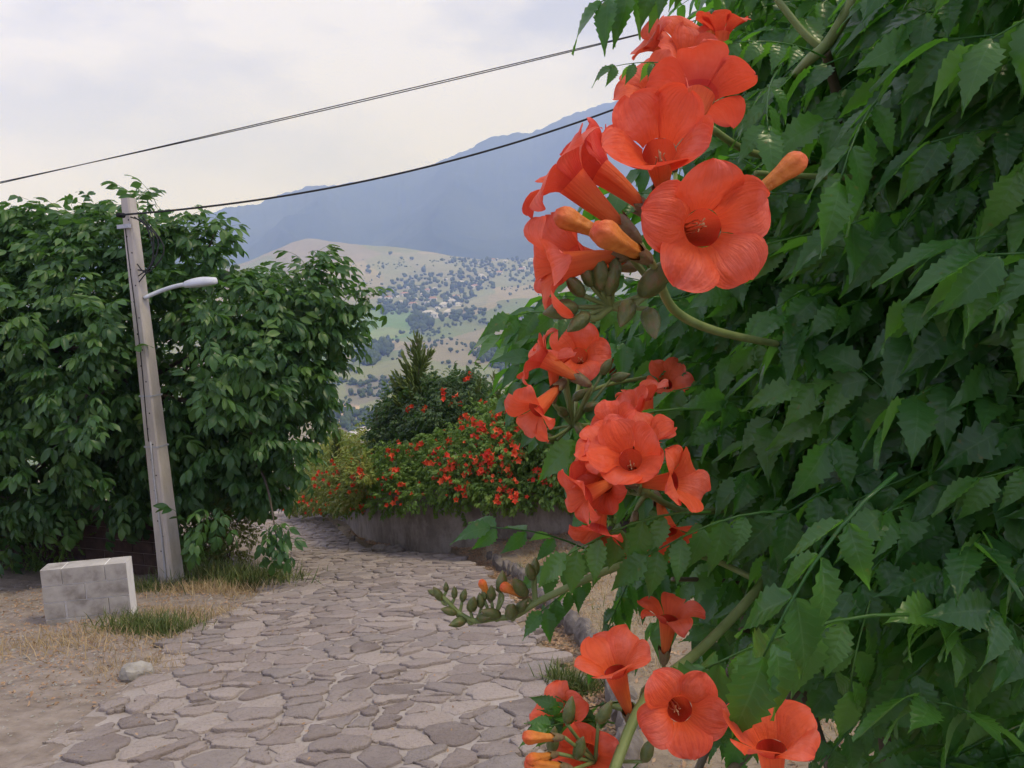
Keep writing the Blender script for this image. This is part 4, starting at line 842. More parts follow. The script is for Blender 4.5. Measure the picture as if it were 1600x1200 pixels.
def leaf_shrub(px, py, n, w, h, label, mat, D0):
    b = on_road(px, py); b[2] = float(ground_z(b[:1], b[1:2])[0]); e = tag(empty('shrub', b), label, 'shrub'); r = np.random.default_rng(int(px)); u = norm(r.normal(0, 1, (n, 3))) * (r.random((n, 1)) ** .4); P = b + np.array([0, .25, h * .5]) + u * np.array([w, w * .8, h * .55])
    d = norm(u + r.normal(0, .5, (n, 3)) + np.array([0, -.2, .2])); scatter('foliage', VINE_LO, r.integers(0, 6, n), frames(d, np.array([0, -.3, 1]) + r.normal(0, .4, (n, 3))), P, r.uniform(.45, .8, n), MAT[mat], e)
    put('stem', joinT([tubeT([b + np.array([0, .25, -.05]), b + np.array([x * .4, .25, h * .3]), b + np.array([x, .25, h * .8])], [.015, .01, .004], 5) for x in np.linspace(-w * .6, w * .6, 5)]), MAT['stem_wood'], e)
leaf_shrub(345, 895, 620, .50, 1.05, 'yellow green bush under the walnut branches beside the lane', 'shrub_yellow', 11)
leaf_shrub(300, 900, 420, .45, .75, 'dark low bush between the pole and the yellow green bush', 'vine_leaf_far', 11)
leaf_shrub(60, 905, 700, .9, 1.3, 'leafy bush beside the dark block wall under the walnut', 'vine_leaf_far', 11)
def litterT(seed):
    r = np.random.default_rng(seed); v = [(0, -.5, 0), (.28, -.1, .1 * r.normal()), (.2, .3, .15 * r.random()), (0, .55, .2 * r.normal()), (-.25, .2, .15 * r.random()), (-.25, -.15, .1 * r.normal())]
    return T(v, [(0, 1, 2, 3), (0, 3, 4, 5)], [(0.3, .3)] * 6)
LIT = [litterT(i) for i in range(6)]
def litter(name, label, xy, s):
    P = np.stack([xy[:, 0], xy[:, 1], gz(xy) + .008 + rng.random(len(xy)) * .02], -1); n = len(P); a = rng.random(n) * 6.28
    tag(scatter(name, LIT, rng.integers(0, 6, n), frames(np.stack([np.cos(a), np.sin(a), rng.normal(0, .3, n)], -1), np.array([0, 0, 1.0]) + rng.normal(0, .35, (n, 3))), P, s * rng.uniform(.5, 1.4, n), MAT['litter'], None, smooth=False), label, 'leaves')
gut = lambda x, y: ~in_poly(x, y, ROADP) & (x > edge_x(RIGHT_, y)) & (seg_dist(x, y, RIGHT_[::3]) < .36)
litter('leaf_litter', 'brown fallen leaves filling the gutter beside the lane', region(7000, gut, -4, 1.5, 3, 15), .035)
litter('leaf_litter', 'dark fallen leaves along the foot of the stained wall', region(2600, lambda x, y: (seg_dist(x, y, WALLP[::2]) < .7) & ~in_poly(x, y, ROADP) & (y < 18), -5, 2, 11.5, 18), .05)
litter('leaf_litter', 'scattered dead leaves over the dry grass bank', region(3500, rside, 0, 4.5, 3, 12), .035)
litter('leaf_litter', 'dead leaves and chips on the dirt verge by the pole', region(4200, lambda x, y: ~in_poly(x, y, ROADP) & (x < edge_x(LEFT_, y)), -7, -2.5, 5, 11), .03)
def pebbles():
    xy = region(4200, lambda x, y: ~in_poly(x, y, ROADP) & (x < edge_x(LEFT_, y) + .1), -7.5, -2.4, 4.2, 11); P = np.stack([xy[:, 0], xy[:, 1], gz(xy) + .002], -1); n = len(P); tp = [rockT(900 + i, (1, .8, .6), 1) for i in range(5)]
    tag(scatter('gravel', tp, rng.integers(0, 5, n), yawR(n), P, rng.uniform(.008, .026, n) * rng.uniform(.7, 1.9, n), MAT['rock'], None, smooth=False), 'small loose pebbles over the dirt verge', 'gravel')
pebbles()
def road_litter():
    xy = region(420, lambda x, y: in_poly(x, y, ROADP), -4, .4, 3, 14); P = np.stack([xy[:, 0], xy[:, 1], road_z(xy[:, 0], xy[:, 1]) + .028], -1); n = len(P); a = rng.random(n) * 6.28
    tag(scatter('leaf_litter', LIT, rng.integers(0, 6, n), frames(np.stack([np.cos(a), np.sin(a), rng.normal(0, .15, n)], -1), np.array([0, 0, 1.0]) + rng.normal(0, .2, (n, 3))), P, rng.uniform(.008, .03, n), MAT['litter'], None, smooth=False), 'few dry bits blown over the stone paving', 'leaves')
road_litter()
def wall_white():
    c = np.array([3.9, 7.4]); z = float(ground_z(c[:1], c[1:])[0]); tag(put('garden_wall', joinT([boxT((3.9, 7.4, z + .3), (2.6, .2, .9)), boxT((3.9, 7.4, z + .78), (2.7, .28, .06))]), MAT['white_plaster'], smooth=False), 'white garden wall glimpsed through gaps in the near vine', 'wall')
wall_white()

# ------------------------------------------------------------------ the near trumpet vine
def flowerT(seed, openness=90.0, cup=.0, wob=1.0, asym=0.0, wide=1.0):
    """trumpet with its mouth at the origin facing +Z, in centimetres; five overlapping rounded lobes"""
    r = np.random.default_rng(seed); ts = []; rt = 1.0; n = 30; tb = []; uv = []
    ss = [0, .08, .2, .35, .5, .65, .78, .9, 1.0]; rad = [.30, .35, .45, .57, .68, .78, .86, .93, rt]; L = 4.6; bx = r.normal(0, .35)
    for s, q in zip(ss, rad):
        for k in range(n):
            a = 2 * math.pi * k / n; rr = q * (1 + .035 * math.cos(5 * a) * s); tb.append((rr * math.cos(a) + bx * (1 - s) ** 2, rr * math.sin(a) * (1 - .12 * (1 - s)), -L * (1 - s))); uv.append((k / n * 3, .5 * s))
    ts.append(T(tb, [(i * n + (k + 1) % n, i * n + k, (i + 1) * n + k, (i + 1) * n + (k + 1) % n) for i in range(len(ss) - 1) for k in range(n)][::1], uv))
    tt = np.array([0, .1, .2, .32, .45, .58, .7, .8, .88, .94, .98, 1.0]); us = np.linspace(-1, 1, 11)
    for p in range(5):
        ph = 2 * math.pi * p / 5 + r.normal(0, .05); ae = math.radians(openness + r.normal(0, 15) * wob + asym * math.cos(ph)); a0 = math.radians(24); LL = 3.3 * r.uniform(.93, 1.07); Wm = 1.80 * wide * r.uniform(.94, 1.06); er = np.array([math.cos(ph), math.sin(ph), 0]); ef = np.array([-math.sin(ph), math.cos(ph), 0])
        rr, z, v, w_ = rt, 0.0, [], []; k1, k2, k3 = r.normal(0, 1, 3)
        for i, t in enumerate(tt):
            if i:
                dt = tt[i] - tt[i - 1]; tm = (tt[i] + tt[i - 1]) / 2; al = a0 + (ae - a0) * float(sstep(-.02, .92, tm)) + max(0, tm - .7) * .9 * (1 if openness > 70 else -.3); rr += LL * dt * math.sin(al); z += LL * dt * math.cos(al)
            h = (.36 + .64 * float(sstep(0, .52, t))) * Wm if t < .52 else Wm * math.sqrt(max(0.0, 1 - ((t - .52) / .485) ** 2))
            if t < .34: h = max(h, rr * math.tan(math.radians(39 - 10 * t)))
            bl = float(sstep(0, .5, t))
            for u in us:
                er_c = rr - (1 - bl) * rt * (1 - math.cos(math.radians(36) * u)) - bl * .06 * u * u; ff = (1 - bl) * rr * math.sin(math.radians(38) * u) + bl * u * h
                zz = z + (.15 + .10 * k3) * u * min(1, t * 2.5) + bl * (cup * u * u * h * .35 + .13 * wob * math.sin(2.6 * u + k1) * t + .12 * wob * math.sin(6 * t + k2 + u * 2.5) * abs(u) + .05 * math.sin(9 * u + k3) * t * t) - .05 * math.exp(-(u / .12) ** 2) * t
                if i >= len(tt) - 2: er_c -= .06 * math.exp(-(u / .25) ** 2)
                v.append(er * er_c + ef * ff + np.array([0, 0, zz])); w_.append(((u + 1) / 2 + p * .37, .5 + .5 * t))
        m = len(us); ts.append(T(v, [(i * m + k, i * m + k + 1, (i + 1) * m + k + 1, (i + 1) * m + k) for i in range(len(tt) - 1) for k in range(m - 1)], w_))
    return joinT(ts)
def latheT(prof, n=12, lobes=0, amt=0.0):
    v, uv = [], []
    for i, (z, r_) in enumerate(prof):
        for k in range(n):
            a = 2 * math.pi * k / n; q = r_ * (1 + amt * math.cos(lobes * a)); v.append((q * math.cos(a), q * math.sin(a), z)); uv.append((k / n, i / (len(prof) - 1)))
    f = [(i * n + k, i * n + (k + 1) % n, (i + 1) * n + (k + 1) % n, (i + 1) * n + k) for i in range(len(prof) - 1) for k in range(n)] + [tuple(range(n))[::-1], tuple((len(prof) - 1) * n + k for k in range(n))]
    return T(v, f, uv)
def calyxT(L=2.3, r_=.58):
    v, uv = [], []; n = 20; zs = [0, .15, .35, .6, .8, 1.0]; rs = [.18, .42, .55, .62, .68, .72]
    for z, q in zip(zs, rs):
        for k in range(n):
            a = 2 * math.pi * k / n; tooth = (abs(((k / n * 5) % 1) - .5) * 2); zz = z * L * (1 if z < .8 else (1 - .25 * (1 - tooth) * (z - .75) * 4)); q2 = q * r_ / .6 * (1 + .05 * math.cos(5 * a)); v.append((q2 * math.cos(a), q2 * math.sin(a), zz)); uv.append((k / n, z))
    return T(v, [(i * n + k, i * n + (k + 1) % n, (i + 1) * n + (k + 1) % n, (i + 1) * n + k) for i in range(5) for k in range(n)] + [tuple(range(n))[::-1]], uv)
STAM = joinT([tubeT(spline([(.25 * math.cos(a), .25 * math.sin(a), -3.0), (.45 * math.cos(a) + .25, .45 * math.sin(a), -1.3), (.22 * math.cos(a) + .3, .22 * math.sin(a), -.25), (.5 * math.cos(a) + .3, .35 * math.sin(a), .02)], 8), .045, 5) for a in (0.4, 1.9, 3.6, 5.1)] + [tubeT([(0, 0, -3), (.25, 0, -1.2), (.4, 0, .25)], [.05, .04, .09], 6)])
CAL = calyxT(); CM = .01
mCAL = mesh_mat(CAL, 'calyx', 'calyx'); mSTAM = mesh_mat(STAM, 'stamens', 'stamen')
BUDO = latheT([(0, .38), (.6, .46), (1.5, .52), (2.6, .66), (3.3, .82), (3.8, .86), (4.2, .74), (4.5, .45), (4.62, .12)], 20, 5, .13)
mBUD = mesh_mat(BUDO, 'bud', 'bud_orange')
BUDG = latheT([(0, .14), (.15, .34), (.5, .52), (1.0, .58), (1.5, .48), (1.9, .30), (2.25, .10), (2.35, .02)], 14, 5, .10); mBUDG = mesh_mat(BUDG, 'bud', 'bud_green')
VBASE = np.array([2.3, 2.2, float(ground_z(np.array([2.3]), np.array([2.2]))[0])])
VINE = tag(empty('trumpet_vine', VBASE), 'near trumpet vine with big orange red flowers and dark toothed leaves beside the lane', 'vine')
def axisR(d, roll=0.0):
    d = norm(d); ref = np.array([0, 0, 1.0]) if abs(d[2]) < .95 else np.array([1.0, 0, 0]); x = norm(np.cross(ref, d)); y = np.cross(d, x); c, s = math.cos(roll), math.sin(roll); return np.stack([x * c + y * s, y * c - x * s, d], -1)
FBASE = []                                                            # where each flower's stalk starts
_fs = [500]
def flower(px, py, D, face, size=1.0, openness=92, cup=.0, roll=None, asym=0, stamens=True, seed=None, wide=1.0):
    _fs[0] += 1; sd_ = seed or _fs[0]; t = flowerT(sd_, openness, cup, 1.0, asym, wide); r = np.random.default_rng(sd_); p = at(px, py, D); d = cdir(*face); R = axisR(d, r.random() * 6 if roll is None else roll); s = CM * size
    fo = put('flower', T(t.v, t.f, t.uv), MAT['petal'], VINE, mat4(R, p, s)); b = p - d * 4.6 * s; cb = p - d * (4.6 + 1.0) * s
    bx = (t.v[:30].mean(0) @ R.T) * s + p; link(bpy.data.objects.new('calyx', mCAL), fo, None, mat4(R, bx - d * 1.15 * s, s))
    if stamens: link(bpy.data.objects.new('stamens', mSTAM), fo, None, mat4(axisR(d, r.random() * 6), p - d * .7 * s, s * .85))
    FBASE.append((bx - d * 1.15 * s, d)); return bx - d * 1.15 * s
def bud(px, py, D, face, size=1.0, green=False, length=1.0):
    p = at(px, py, D); d = cdir(*face); R = axisR(d, rng.random() * 6); s = CM * size; m = mat4(R, p, s)
    if length != 1.0: m = m @ Matrix.Diagonal((1, 1, length, 1))
    o = link(bpy.data.objects.new('bud', mBUDG if green else mBUD), VINE, None, m)
    if not green: link(bpy.data.objects.new('calyx', mCAL), o, None, mat4(R, p - d * 1.3 * s, s * .92))
    return p - d * (0 if green else 1.3) * s
def stalk(pts, r0, r1=None, mat='stem_green', name='stem', n=None):
    p = spline(pts, n or 6 * len(pts)); put(name, tubeT(p, np.linspace(r0, r1 or r0, len(p)), 7), MAT[mat], VINE)

# upper cluster, about 0.45 m from the eye
N1 = at(1030, 440, .50)
top = [
    flower(1098, 356, .425, (.12, -.16, 1.0), 1.06, 92, .05, roll=.35, seed=11, asym=-8),
    flower(1030, 238, .46, (-.22, .30, .90), 1.0, 46, .45, roll=.9, seed=12),
    flower(1092, 152, .55, (.30, .80, -.35), 1.12, 104, .2, roll=.62, seed=13, wide=.85),
    flower(893, 282, .46, (-.72, .66, .12), .98, 118, .2, roll=.5, seed=14, wide=.82),
    flower(938, 268, .49, (-.75, .55, -.1), .86, 40, .3, roll=1.1, seed=15, stamens=False),
    flower(873, 418, .45, (-.82, -.20, .10), .9, 122, .2, roll=.2, seed=16, wide=.85),
    flower(902, 402, .50, (-.75, .10, .42), .85, 70, .3, roll=.8, seed=17),
    flower(1030, 178, .62, (-.35, .60, .55), .95, 90, .2, roll=.8, seed=18)]
tipb = [bud(945, 368, .44, (-.86, .30, .35), .72), bud(1178, 306, .47, (.62, .48, .2), .80), bud(1000, 398, .43, (-.72, .25, .65), .85)]
for b in top + tipb: stalk([b, b * .5 + N1 * .5 + np.array([.004, 0, -.008]), N1], .0020, .0026, n=8)
stalk([N1, at(1060, 490, .56), at(1130, 520, .68), at(1230, 540, .85)], .0032, .004)
for (x, y, f, s) in [(940, 455, (-.1, 1, .2), .95), (925, 448, (-.4, .8, .3), .7), (950, 462, (.2, 1, .3), .8), (912, 462, (-.6, .6, .4), .75), (902, 480, (-.9, -.2, .4), 1.0), (920, 490, (-.6, -.5, .3), .8), (1012, 482, (.1, -.8, .5), .95), (1000, 462, (.5, .6, .4), 1.25), (985, 468, (-.3, -.7, .4), .9), (958, 440, (.1, 1, .1), .7)]:
    b = bud(x, y, .455, f, s, True); stalk([b, b * .4 + at(955, 480, .465) * .6, at(955, 480, .465)], .0014, .0018, n=6)
stalk([at(905, 490, .455), at(930, 497, .458), at(955, 480, .465), at(985, 478, .475), N1], .0022, .003)
for a in [flower(1064, 66, .92, (.05, .45, .80), 1.0, 88, .1, seed=21), flower(1026, 70, .92, (-.75, .45, .2), .9, 90, .2, seed=22), flower(1072, 100, .80, (.1, .3, .9), .95, 80, .1, seed=23), flower(1128, 52, .90, (.05, .95, .1), .95, 80, .3, seed=24), flower(1018, 140, .72, (-.45, .40, .65), .95, 86, .2, seed=25), flower(1000, 146, .80, (-.9, -.2, .2), .7, 88, .3, seed=26)]:
    stalk([a, a * .5 + at(1110, 200, .72) * .5, at(1110, 200, .72)], .0022, .0028, n=8)
bud(1102, 84, .90, (.2, .9, .1), .6)
stalk([at(1110, 200, .72), at(1180, 240, .85), at(1300, 260, 1.0)], .0035, .0045)
# middle clusters
N2 = at(895, 665, .86)
for a in [flower(850, 562, .80, (-.85, .50, -.05), .98, 116, .2, seed=31, wide=.85), flower(866, 572, .82, (.05, .95, .2), .72, 70, .3, seed=32, stamens=False), flower(838, 640, .78, (-.55, -.5, .5), .95, 100, .2, seed=33, wide=.85), flower(905, 556, .88, (-.12, .25, .95), 1.0, 78, .25, seed=34)]:
    stalk([a, a * .5 + N2 * .5, N2], .0022, .003, n=8)
for (x, y, f) in [(880, 602, (.3, .5, .4)), (895, 625, (.5, .4, .3)), (885, 650, (-.3, .3, .5)), (900, 660, (.3, -.6, .4)), (868, 690, (-.6, .3, .4)), (850, 672, (-.9, .1, .3)), (910, 640, (.8, .3, .2)), (940, 585, (.4, .7, .3)), (955, 592, (.8, .2, .3))]: 
    b = bud(x, y, .85, f, .95, True); stalk([b, b * .4 + N2 * .6, N2], .0014, .0018, n=6)
stalk([N2, at(860, 685, .83), at(835, 668, .82)], .002, .0014); stalk([N2, at(950, 660, .95), at(1040, 620, 1.1)], .003, .004); stalk([at(925, 610, .9), at(955, 600, .95), at(1010, 590, 1.1)], .0022, .003)
N3 = at(1010, 770, .76)
for a in [flower(985, 718, .66, (-.25, .38, .85), 1.0, 58, .4, seed=41), flower(962, 672, .74, (-.5, .55, .5), .8, 82, .3, seed=42), flower(990, 655, .78, (-.55, .70, .3), .85, 60, .3, seed=43), flower(920, 726, .74, (-.9, .40, -.1), .9, 112, .25, seed=44, wide=.85), flower(918, 772, .72, (-.72, -.3, .3), .85, 104, .3, seed=45, wide=.85), flower(935, 822, .74, (-.25, -.85, .4), .8, 90, .25, seed=46), flower(948, 700, .72, (-.4, .5, .6), .85, 95, .2, seed=52), flower(1008, 688, .74, (.2, .75, .5), .85, 75, .3, seed=53), flower(945, 758, .74, (-.5, -.1, .7), .8, 100, .2, seed=54), flower(1052, 752, .72, (.65, .15, .55), .95, 92, .2, seed=47), flower(1008, 625, .92, (-.2, .9, .1), .95, 82, .25, seed=48), flower(1045, 830, .80, (.1, -.6, .7), .95, 90, .1, seed=49), flower(1040, 600, 1.1, (.1, .5, .7), 1.0, 90, .1, seed=50), flower(985, 860, .85, (-.2, -.8, .3), .8, 85, .2, seed=51)]:
    stalk([a, a * .5 + N3 * .5 + np.array([0, .02, -.01]), N3], .0022, .003, n=8)
stalk([N3, at(1080, 800, .9), at(1180, 790, 1.05)], .0032, .0045)
# lower flowers
N4 = at(1000, 1120, .70)
for a in [flower(1062, 1108, .60, (.06, .15, 1.0), .98, 88, .1, seed=61), flower(962, 1050, .70, (-.25, .85, .22), 1.05, 72, .2, seed=62), flower(885, 1122, .70, (-.65, .35, .55), .9, 108, .25, seed=63, wide=.85), flower(918, 1178, .66, (-.1, .1, .95), .9, 80, .2, seed=64)]:
    stalk([a, a * .5 + N4 * .5 + np.array([0, .03, 0]), N4], .0022, .003, n=8)
a = flower(1044, 968, .80, (.0, .95, .25), 1.0, 108, .1, seed=65, wide=.75); stalk([a, at(1035, 1060, .86), N4], .0022, .003)
a = flower(1205, 1170, .52, (-.15, .92, .22), .98, 74, .25, seed=66); stalk([a, at(1230, 1300, .6), at(1300, 1400, .7)], .0025, .003)
for (x, y, f, s) in [(868, 1152, (-.9, .15, .3), .62), (862, 1180, (-.7, .1, .5), .55), (880, 1200, (-.8, .25, .3), .75)]: b = bud(x, y, .62, f, s); stalk([b, b * .4 + at(930, 1190, .66) * .6, at(930, 1190, .66)], .0015, .002, n=6)
for (x, y, f) in [(862, 1175, (.1, 1, .2)), (885, 1130, (.2, 1, .1)), (900, 1185, (.2, .8, .3)), (1005, 1190, (.3, .9, .2)), (935, 1130, (.4, .8, .2))]: b = bud(x, y, .64, f, .9, True, 1.15); stalk([b, b * .4 + at(930, 1190, .66) * .6, at(930, 1190, .66)], .0014, .002, n=6)
for (x, y, D) in [(1195, 10, 1.5), (1215, 20, 1.6), (1150, 930, 1.1), (1225, 60, 1.5), (955, 548, 1.5), (1000, 575, 1.4), (965, 570, 1.5)]: flower(x, y, D, (rng.normal(0, .4), rng.normal(0, .3), .8), .8, 85, .2)
# spray of green buds over the lane
RAC = [at(*q, .80) for q in [(1010, 870), (940, 895), (872, 925), (835, 943), (805, 962), (772, 966), (742, 970), (716, 957), (700, 940), (686, 928)]]; stalk(RAC, .0042, .0022, n=50)
def rac(px, py): return min(RAC, key=lambda q: np.linalg.norm(q - at(px, py, .80)))
for (x, y, f, s, o) in [(690, 938, (-.5, .9, .2), .75, 0), (684, 930, (-.8, .5, .3), .55, 0), (697, 925, (0, 1, .2), .5, 0), (710, 935, (0, 1, .2), .6, 0), (722, 940, (.25, 1, .2), .65, 0), (714, 958, (-.8, .3, .3), .8, 0), (735, 955, (.2, .8, .5), .95, 0), (728, 968, (-.7, -.1, .5), .9, 0), (752, 950, (-.1, 1, .2), .75, 0), (757, 938, (0, 1, .1), .65, 0), (768, 938, (0, .9, .4), .85, 0), (765, 935, (-.45, 1, .2), .62, 1), (782, 925, (.1, 1, .1), 1.0, 0), (782, 962, (-.7, .3, .4), 1.05, 0), (797, 965, (.1, .7, .7), 1.2, 0), (806, 958, (.6, .8, .2), .9, 0), (818, 932, (-.85, .5, .3), .78, 1), (822, 930, (-.4, .6, .4), 1.2, 0), (835, 900, (.05, 1, .2), .9, 0), (832, 905, (-.2, .8, .5), 1.0, 0), (745, 966, (.7, .2, .5), .8, 0)]:
    if o: b = bud(x, y, .80, f, s * .8)
    else: b = bud(x, y, .80, f, s, True, 1.0)
    q = rac(x, y); stalk([b, (b + q) / 2 + np.array([0, 0, -.004]), q], .0016, .002, n=6)
stalk([at(770, 966, .80), at(786, 935, .80), at(775, 920, .80)], .002, .0014); stalk([at(838, 943, .80), at(836, 920, .80), at(836, 900, .80)], .0024, .0018)

# long stems of the vine
for pts, r0, r1, m in [([(950, 1230, .62), (1010, 1090, .68), (1100, 1010, .76), (1180, 925, .84), (1250, 830, .95), (1330, 740, 1.1), (1400, 640, 1.6)], .0048, .0055, 'stem_green'), ([(1190, 190, 1.5), (1250, 110, .98), (1295, 65, .92), (1345, -20, .88)], .0065, .0075, 'stem_green'), ([(1200, -20, .95), (1255, 50, .95), (1290, 80, .95)], .004, .005, 'stem_green'), ([(1290, 80, .95), (1330, 220, 1.05), (1400, 420, 1.15)], .006, .008, 'stem_wood'),
                       ([(1080, 1230, .95), (1160, 1020, 1.05), (1170, 870, 1.1), (1190, 700, 1.2)], .005, .006, 'stem_wood'), ([(1310, 1240, .85), (1240, 1000, 1.0), (1260, 820, 1.1), (1300, 600, 1.3)], .006, .009, 'stem_wood'), ([(1120, 1230, .7), (1190, 1150, .8), (1300, 1020, .95), (1420, 950, 1.1)], .004, .006, 'stem_wood'), ([(1390, 1240, .9), (1375, 1000, 1.0), (1400, 700, 1.15)], .007, .009, 'stem_wood'),
                       ([(1050, 905, 1.0), (1150, 910, 1.05), (1250, 940, 1.1), (1340, 950, 1.6)], .003, .003, 'stem_wood'), ([(1180, 905, .95), (1100, 870, .95), (1010, 870, .80)], .004, .004, 'stem_green'), ([(1130, 1080, 1.0), (1165, 960, 1.05), (1150, 850, 1.15)], .006, .006, 'stem_wood'), ([(1180, 270, .8), (1260, 275, .82), (1390, 278, .85)], .003, .0035, 'stem_green')]:
    stalk([at(*q) for q in pts], r0, r1, m, n=30)
for k in range(7):
    x = 1220 + 60 * k; stalk([VBASE + np.array([rng.normal(0, .5), rng.normal(.2, .3), -.2]), at(x, 1000, 1.5 + .1 * k), at(x - 40, 600, 1.5), at(x - 60, 150, 1.6)], .013, .006, 'stem_wood', n=24)

# leaves along shoots: the surface of the vine mass, its depth falling from left to right
def surfD(px, py):
    m = np.interp(px, [780, 860, 950, 1060, 1180, 1290, 1400, 1600], [.95, 1.15, 1.40, 1.15, .95, .86, .76, .70]); u = np.interp(px, [950, 1100, 1200, 1400, 1600], [1.0, 1.45, 1.25, .85, .65]); w = float(np.clip((330 - py) / 180, 0, 1)); return m * (1 - w) + u * w
MASS = [(1150, -80), (1135, 60), (1125, 160), (1150, 260), (1170, 330), (1150, 430), (1075, 470), (990, 505), (955, 540), (965, 590), (1010, 640), (1065, 690), (1075, 770), (1060, 850), (1090, 930), (1100, 985), (1190, 1015), (1300, 1035), (1400, 1050), (1440, 1150), (1460, 1290), (1720, 1290), (1720, -80)]
def vine_leaves():
    r = np.random.default_rng(77); front = []                          # (base, dir, up, scale)
    mp = np.array(MASS, float); pts = np.array(fill(MASS, 2600)); keep = []
    for p in pts:                                                      # even spread, closer together where leaves look smaller
        sp = 46 / surfD(*p) * .9
        if all((p[0] - q[0]) ** 2 + (p[1] - q[1]) ** 2 > (sp * .8) ** 2 for q in keep): keep.append(p)
    for p in keep:
        D = surfD(*p) * r.uniform(.97, 1.15); c = at(p[0], p[1], D); k = 2 if p[1] < 830 else 1
        for _ in range(k): front.append((c + r.normal(0, .02, 3) + CR * .09, cdir(-.85 + r.normal(0, .45), r.normal(.12, .35), .35 + r.normal(0, .35)), np.array([0, 0, 1.0]) + cdir(-.35, .1, .45) * r.uniform(.3, 1.0) + r.normal(0, .18, 3), r.uniform(.66, .98), -1))
    hand = [((1150, -48), .86, (-.97, .0, .2), .95, 6), ((1056, 100), .60, (-1, .1, .1), .32, 0), ((915, 858), .88, (-.8, .42, .2), .72, 0), ((930, 868), .90, (-.2, .9, .2), .6, 1), ((950, 885), .90, (-.55, -.1, .5), .62, 6), ((1000, 880), .92, (-.35, -.2, .6), .7, 2), ((1030, 850), .84, (-.9, .2, .3), .75, 2), ((1110, 800), .74, (-.95, .12, .3), .85, 2), ((1230, 800), .74, (-.9, .15, .4), .85, 2), ((930, 505), .80, (-.7, .3, .4), .6, 1), ((1100, 640), .85, (-.9, .1, .3), .95, 1),
            ((1230, 1000), .80, (-.6, -.3, .5), .7, 1), ((1195, 1040), .78, (-.7, -.5, .3), .5, 2), ((1390, 1075), .75, (-.7, -.3, .4), .8, 2), ((1330, 1120), .9, (-.5, -.4, .4), .7, 6), ((1215, 1090), .95, (-.6, -.3, .5), .7, 2), ((1000, 1010), .88, (-.3, .3, .6), .65, 0), ((960, 1130), .70, (-.8, .35, .4), .45, 0), ((955, 1165), .70, (-.4, .7, .3), .42, 1), ((1000, 1190), .70, (-.2, .3, .7), .48, 3), ((985, 1095), .72, (-.8, .1, .4), .5, 5), ((1400, 740), .56, (-.6, -.3, .3), 1.05, 1), ((1420, 960), .62, (-.85, .1, .2), 1.0, 2), ((1390, 870), .72, (-.4, -.4, .3), .8, 1), ((1215, 110), .80, (-.4, -.5, .6), .8, 0), ((1290, 90), .85, (-.8, .2, .4), .7, 3), ((1400, 130), .75, (-.6, -.4, .5), 1.0, 1), ((870, 600), .95, (.3, -.4, .5), .7, 1), ((960, 690), .9, (-.3, -.3, .5), .7, 0), ((1060, 470), .95, (-.8, .2, .3), .8, 2)]
    for (p, D, f, s, v) in hand: front.append((at(p[0], p[1], D), cdir(*f), np.array([0, 0, 1.0]) + cdir(-.2, .2, .6) * .6, s * .86, v))
    boxes = [(820, 60, 1245, 520, .62), (790, 520, 1085, 800, .9), (880, 930, 1130, 1200, .85), (1145, 1120, 1275, 1200, .62), (660, 860, 885, 985, .9)]
    def blocks(q):
        b, d, u, s, v = q
        if v >= 0: return False
        for t in (.5, 1.0, 1.35):
            x, y, D = proj(b + norm(d) * .19 * s * t - np.array([0, 0, .05 * t * s]))
            if any(a <= x <= c and e <= y <= f and D < m for a, e, c, f, m in boxes): return True
        return False
    front = [q for q in front if not blocks(q)]
    ms = [mesh_mat(t, 'leaf', 'vine_leaf') for t in VINE_HI]; print('front leaves', len(front))
    order = sorted(range(len(front)), key=lambda i: proj(front[i][0])[2] / front[i][3]); restf = []
    for n_, i in enumerate(order):
        b, d, u, s, vv = front[i]; d = norm(d); d[2] = max(d[2], -.75); R = frames(d, u); k = int(r.integers(0, 10)) if vv < 0 else vv
        if n_ < 300: link(bpy.data.objects.new('leaf', ms[k]), VINE, None, mat4(R, b, s))
        else: restf.append((R, b, s, k))
    P, Rr, S = [], [], []
    for (px, py) in fill(MASS, 2300):                                  # deeper layers behind the surface
        dens = 1.0 if py < 780 else .42
        if px > 1300: dens = max(dens, .6)
        if r.random() > dens: continue
        D = surfD(px, py) * r.uniform(1.12, 2.1) + r.uniform(0, .25); P.append(at(px, py, D) + CR * .08); Rr.append(frames(cdir(-.8 + r.normal(0, .6), r.normal(.1, .4), .25 + r.normal(0, .5)), np.array([0, 0, 1.0]) + r.normal(0, .35, 3) - CF * .35)); S.append(r.uniform(.7, 1.05))
    for (px, py) in fill([(1150, -60), (1150, 300), (980, 500), (985, 600), (1080, 700), (1100, 800), (1640, 800), (1640, -60)], 700):   # the far side of the plant
        P.append(at(px, py, surfD(px, py) + r.uniform(.6, 1.6))); Rr.append(frames(norm(r.normal(0, 1, 3)), np.array([0, 0, 1.0]) + r.normal(0, .4, 3))); S.append(r.uniform(1.1, 1.6))
    for (px, py) in fill([(905, 520), (960, 490), (1090, 460), (1110, 720), (1010, 680), (960, 650), (930, 600)], 330):
        P.append(at(px, py, r.uniform(1.5, 2.3))); Rr.append(frames(cdir(-.7 + r.normal(0, .5), r.normal(.1, .4), .4 + r.normal(0, .4)), np.array([0, 0, 1.0]) + r.normal(0, .3, 3) - CF * .4)); S.append(r.uniform(.8, 1.15))
    scatter('foliage', VINE_LO, r.integers(0, 6, len(P)), np.array(Rr), P, S, MAT['vine_leaf'], VINE)
    if restf: scatter('foliage', VINE_HI, [q[3] for q in restf], np.array([q[0] for q in restf]), [q[1] for q in restf], [q[2] for q in restf], MAT['vine_leaf'], VINE)
vine_leaves()

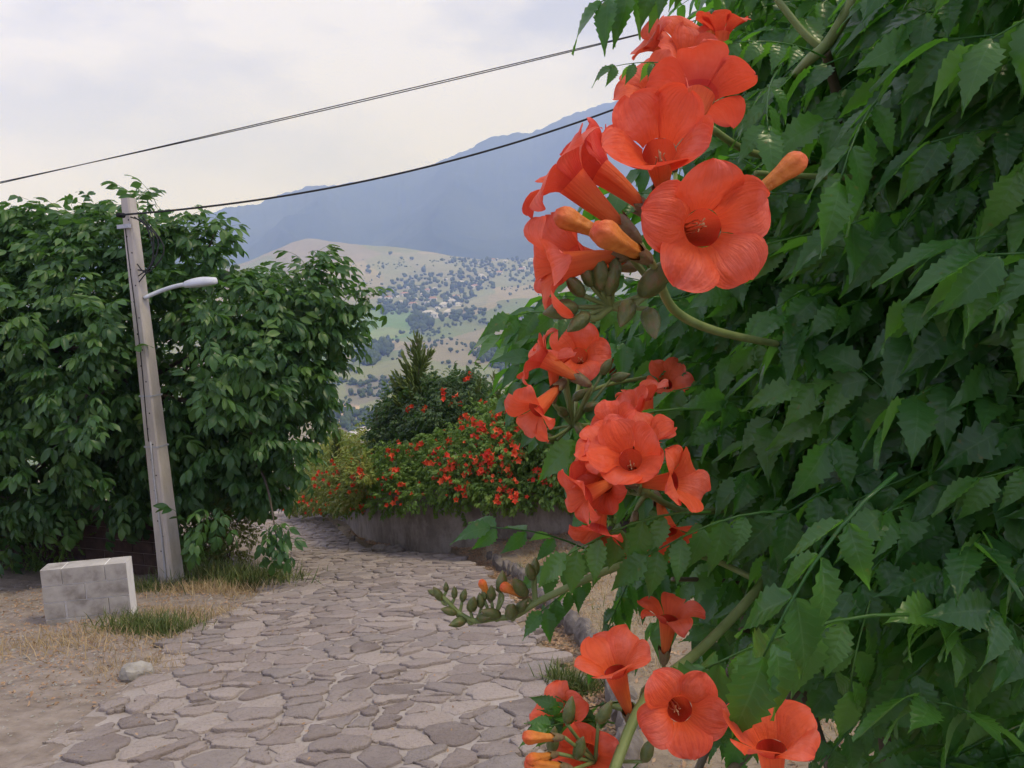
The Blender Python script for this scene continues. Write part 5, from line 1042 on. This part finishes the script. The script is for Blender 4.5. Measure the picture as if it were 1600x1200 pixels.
# ------------------------------------------------------------------ the hazy air
def haze():
    b = boxT((0, 3700, 690), (18000, 8400, 1740)); k = NT('haze_air'); k.out
    pv = k.n('ShaderNodeVolumePrincipled'); pv.inputs['Color'].default_value = (.32, .45, 1.0, 1); pv.inputs['Density'].default_value = HAZE; pv.inputs['Density Attribute'].default_value = ''; pv.inputs['Anisotropy'].default_value = 0.0
    pv.inputs['Absorption Color'].default_value = (1, 1, 1, 1); k.t.links.new(pv.outputs[0], k.out.inputs['Volume'])
    tag(put('haze', b, k.m, smooth=False), 'pale blue haze filling the valley air', 'haze', kind='stuff')
HAZE = 2.9e-4
haze()
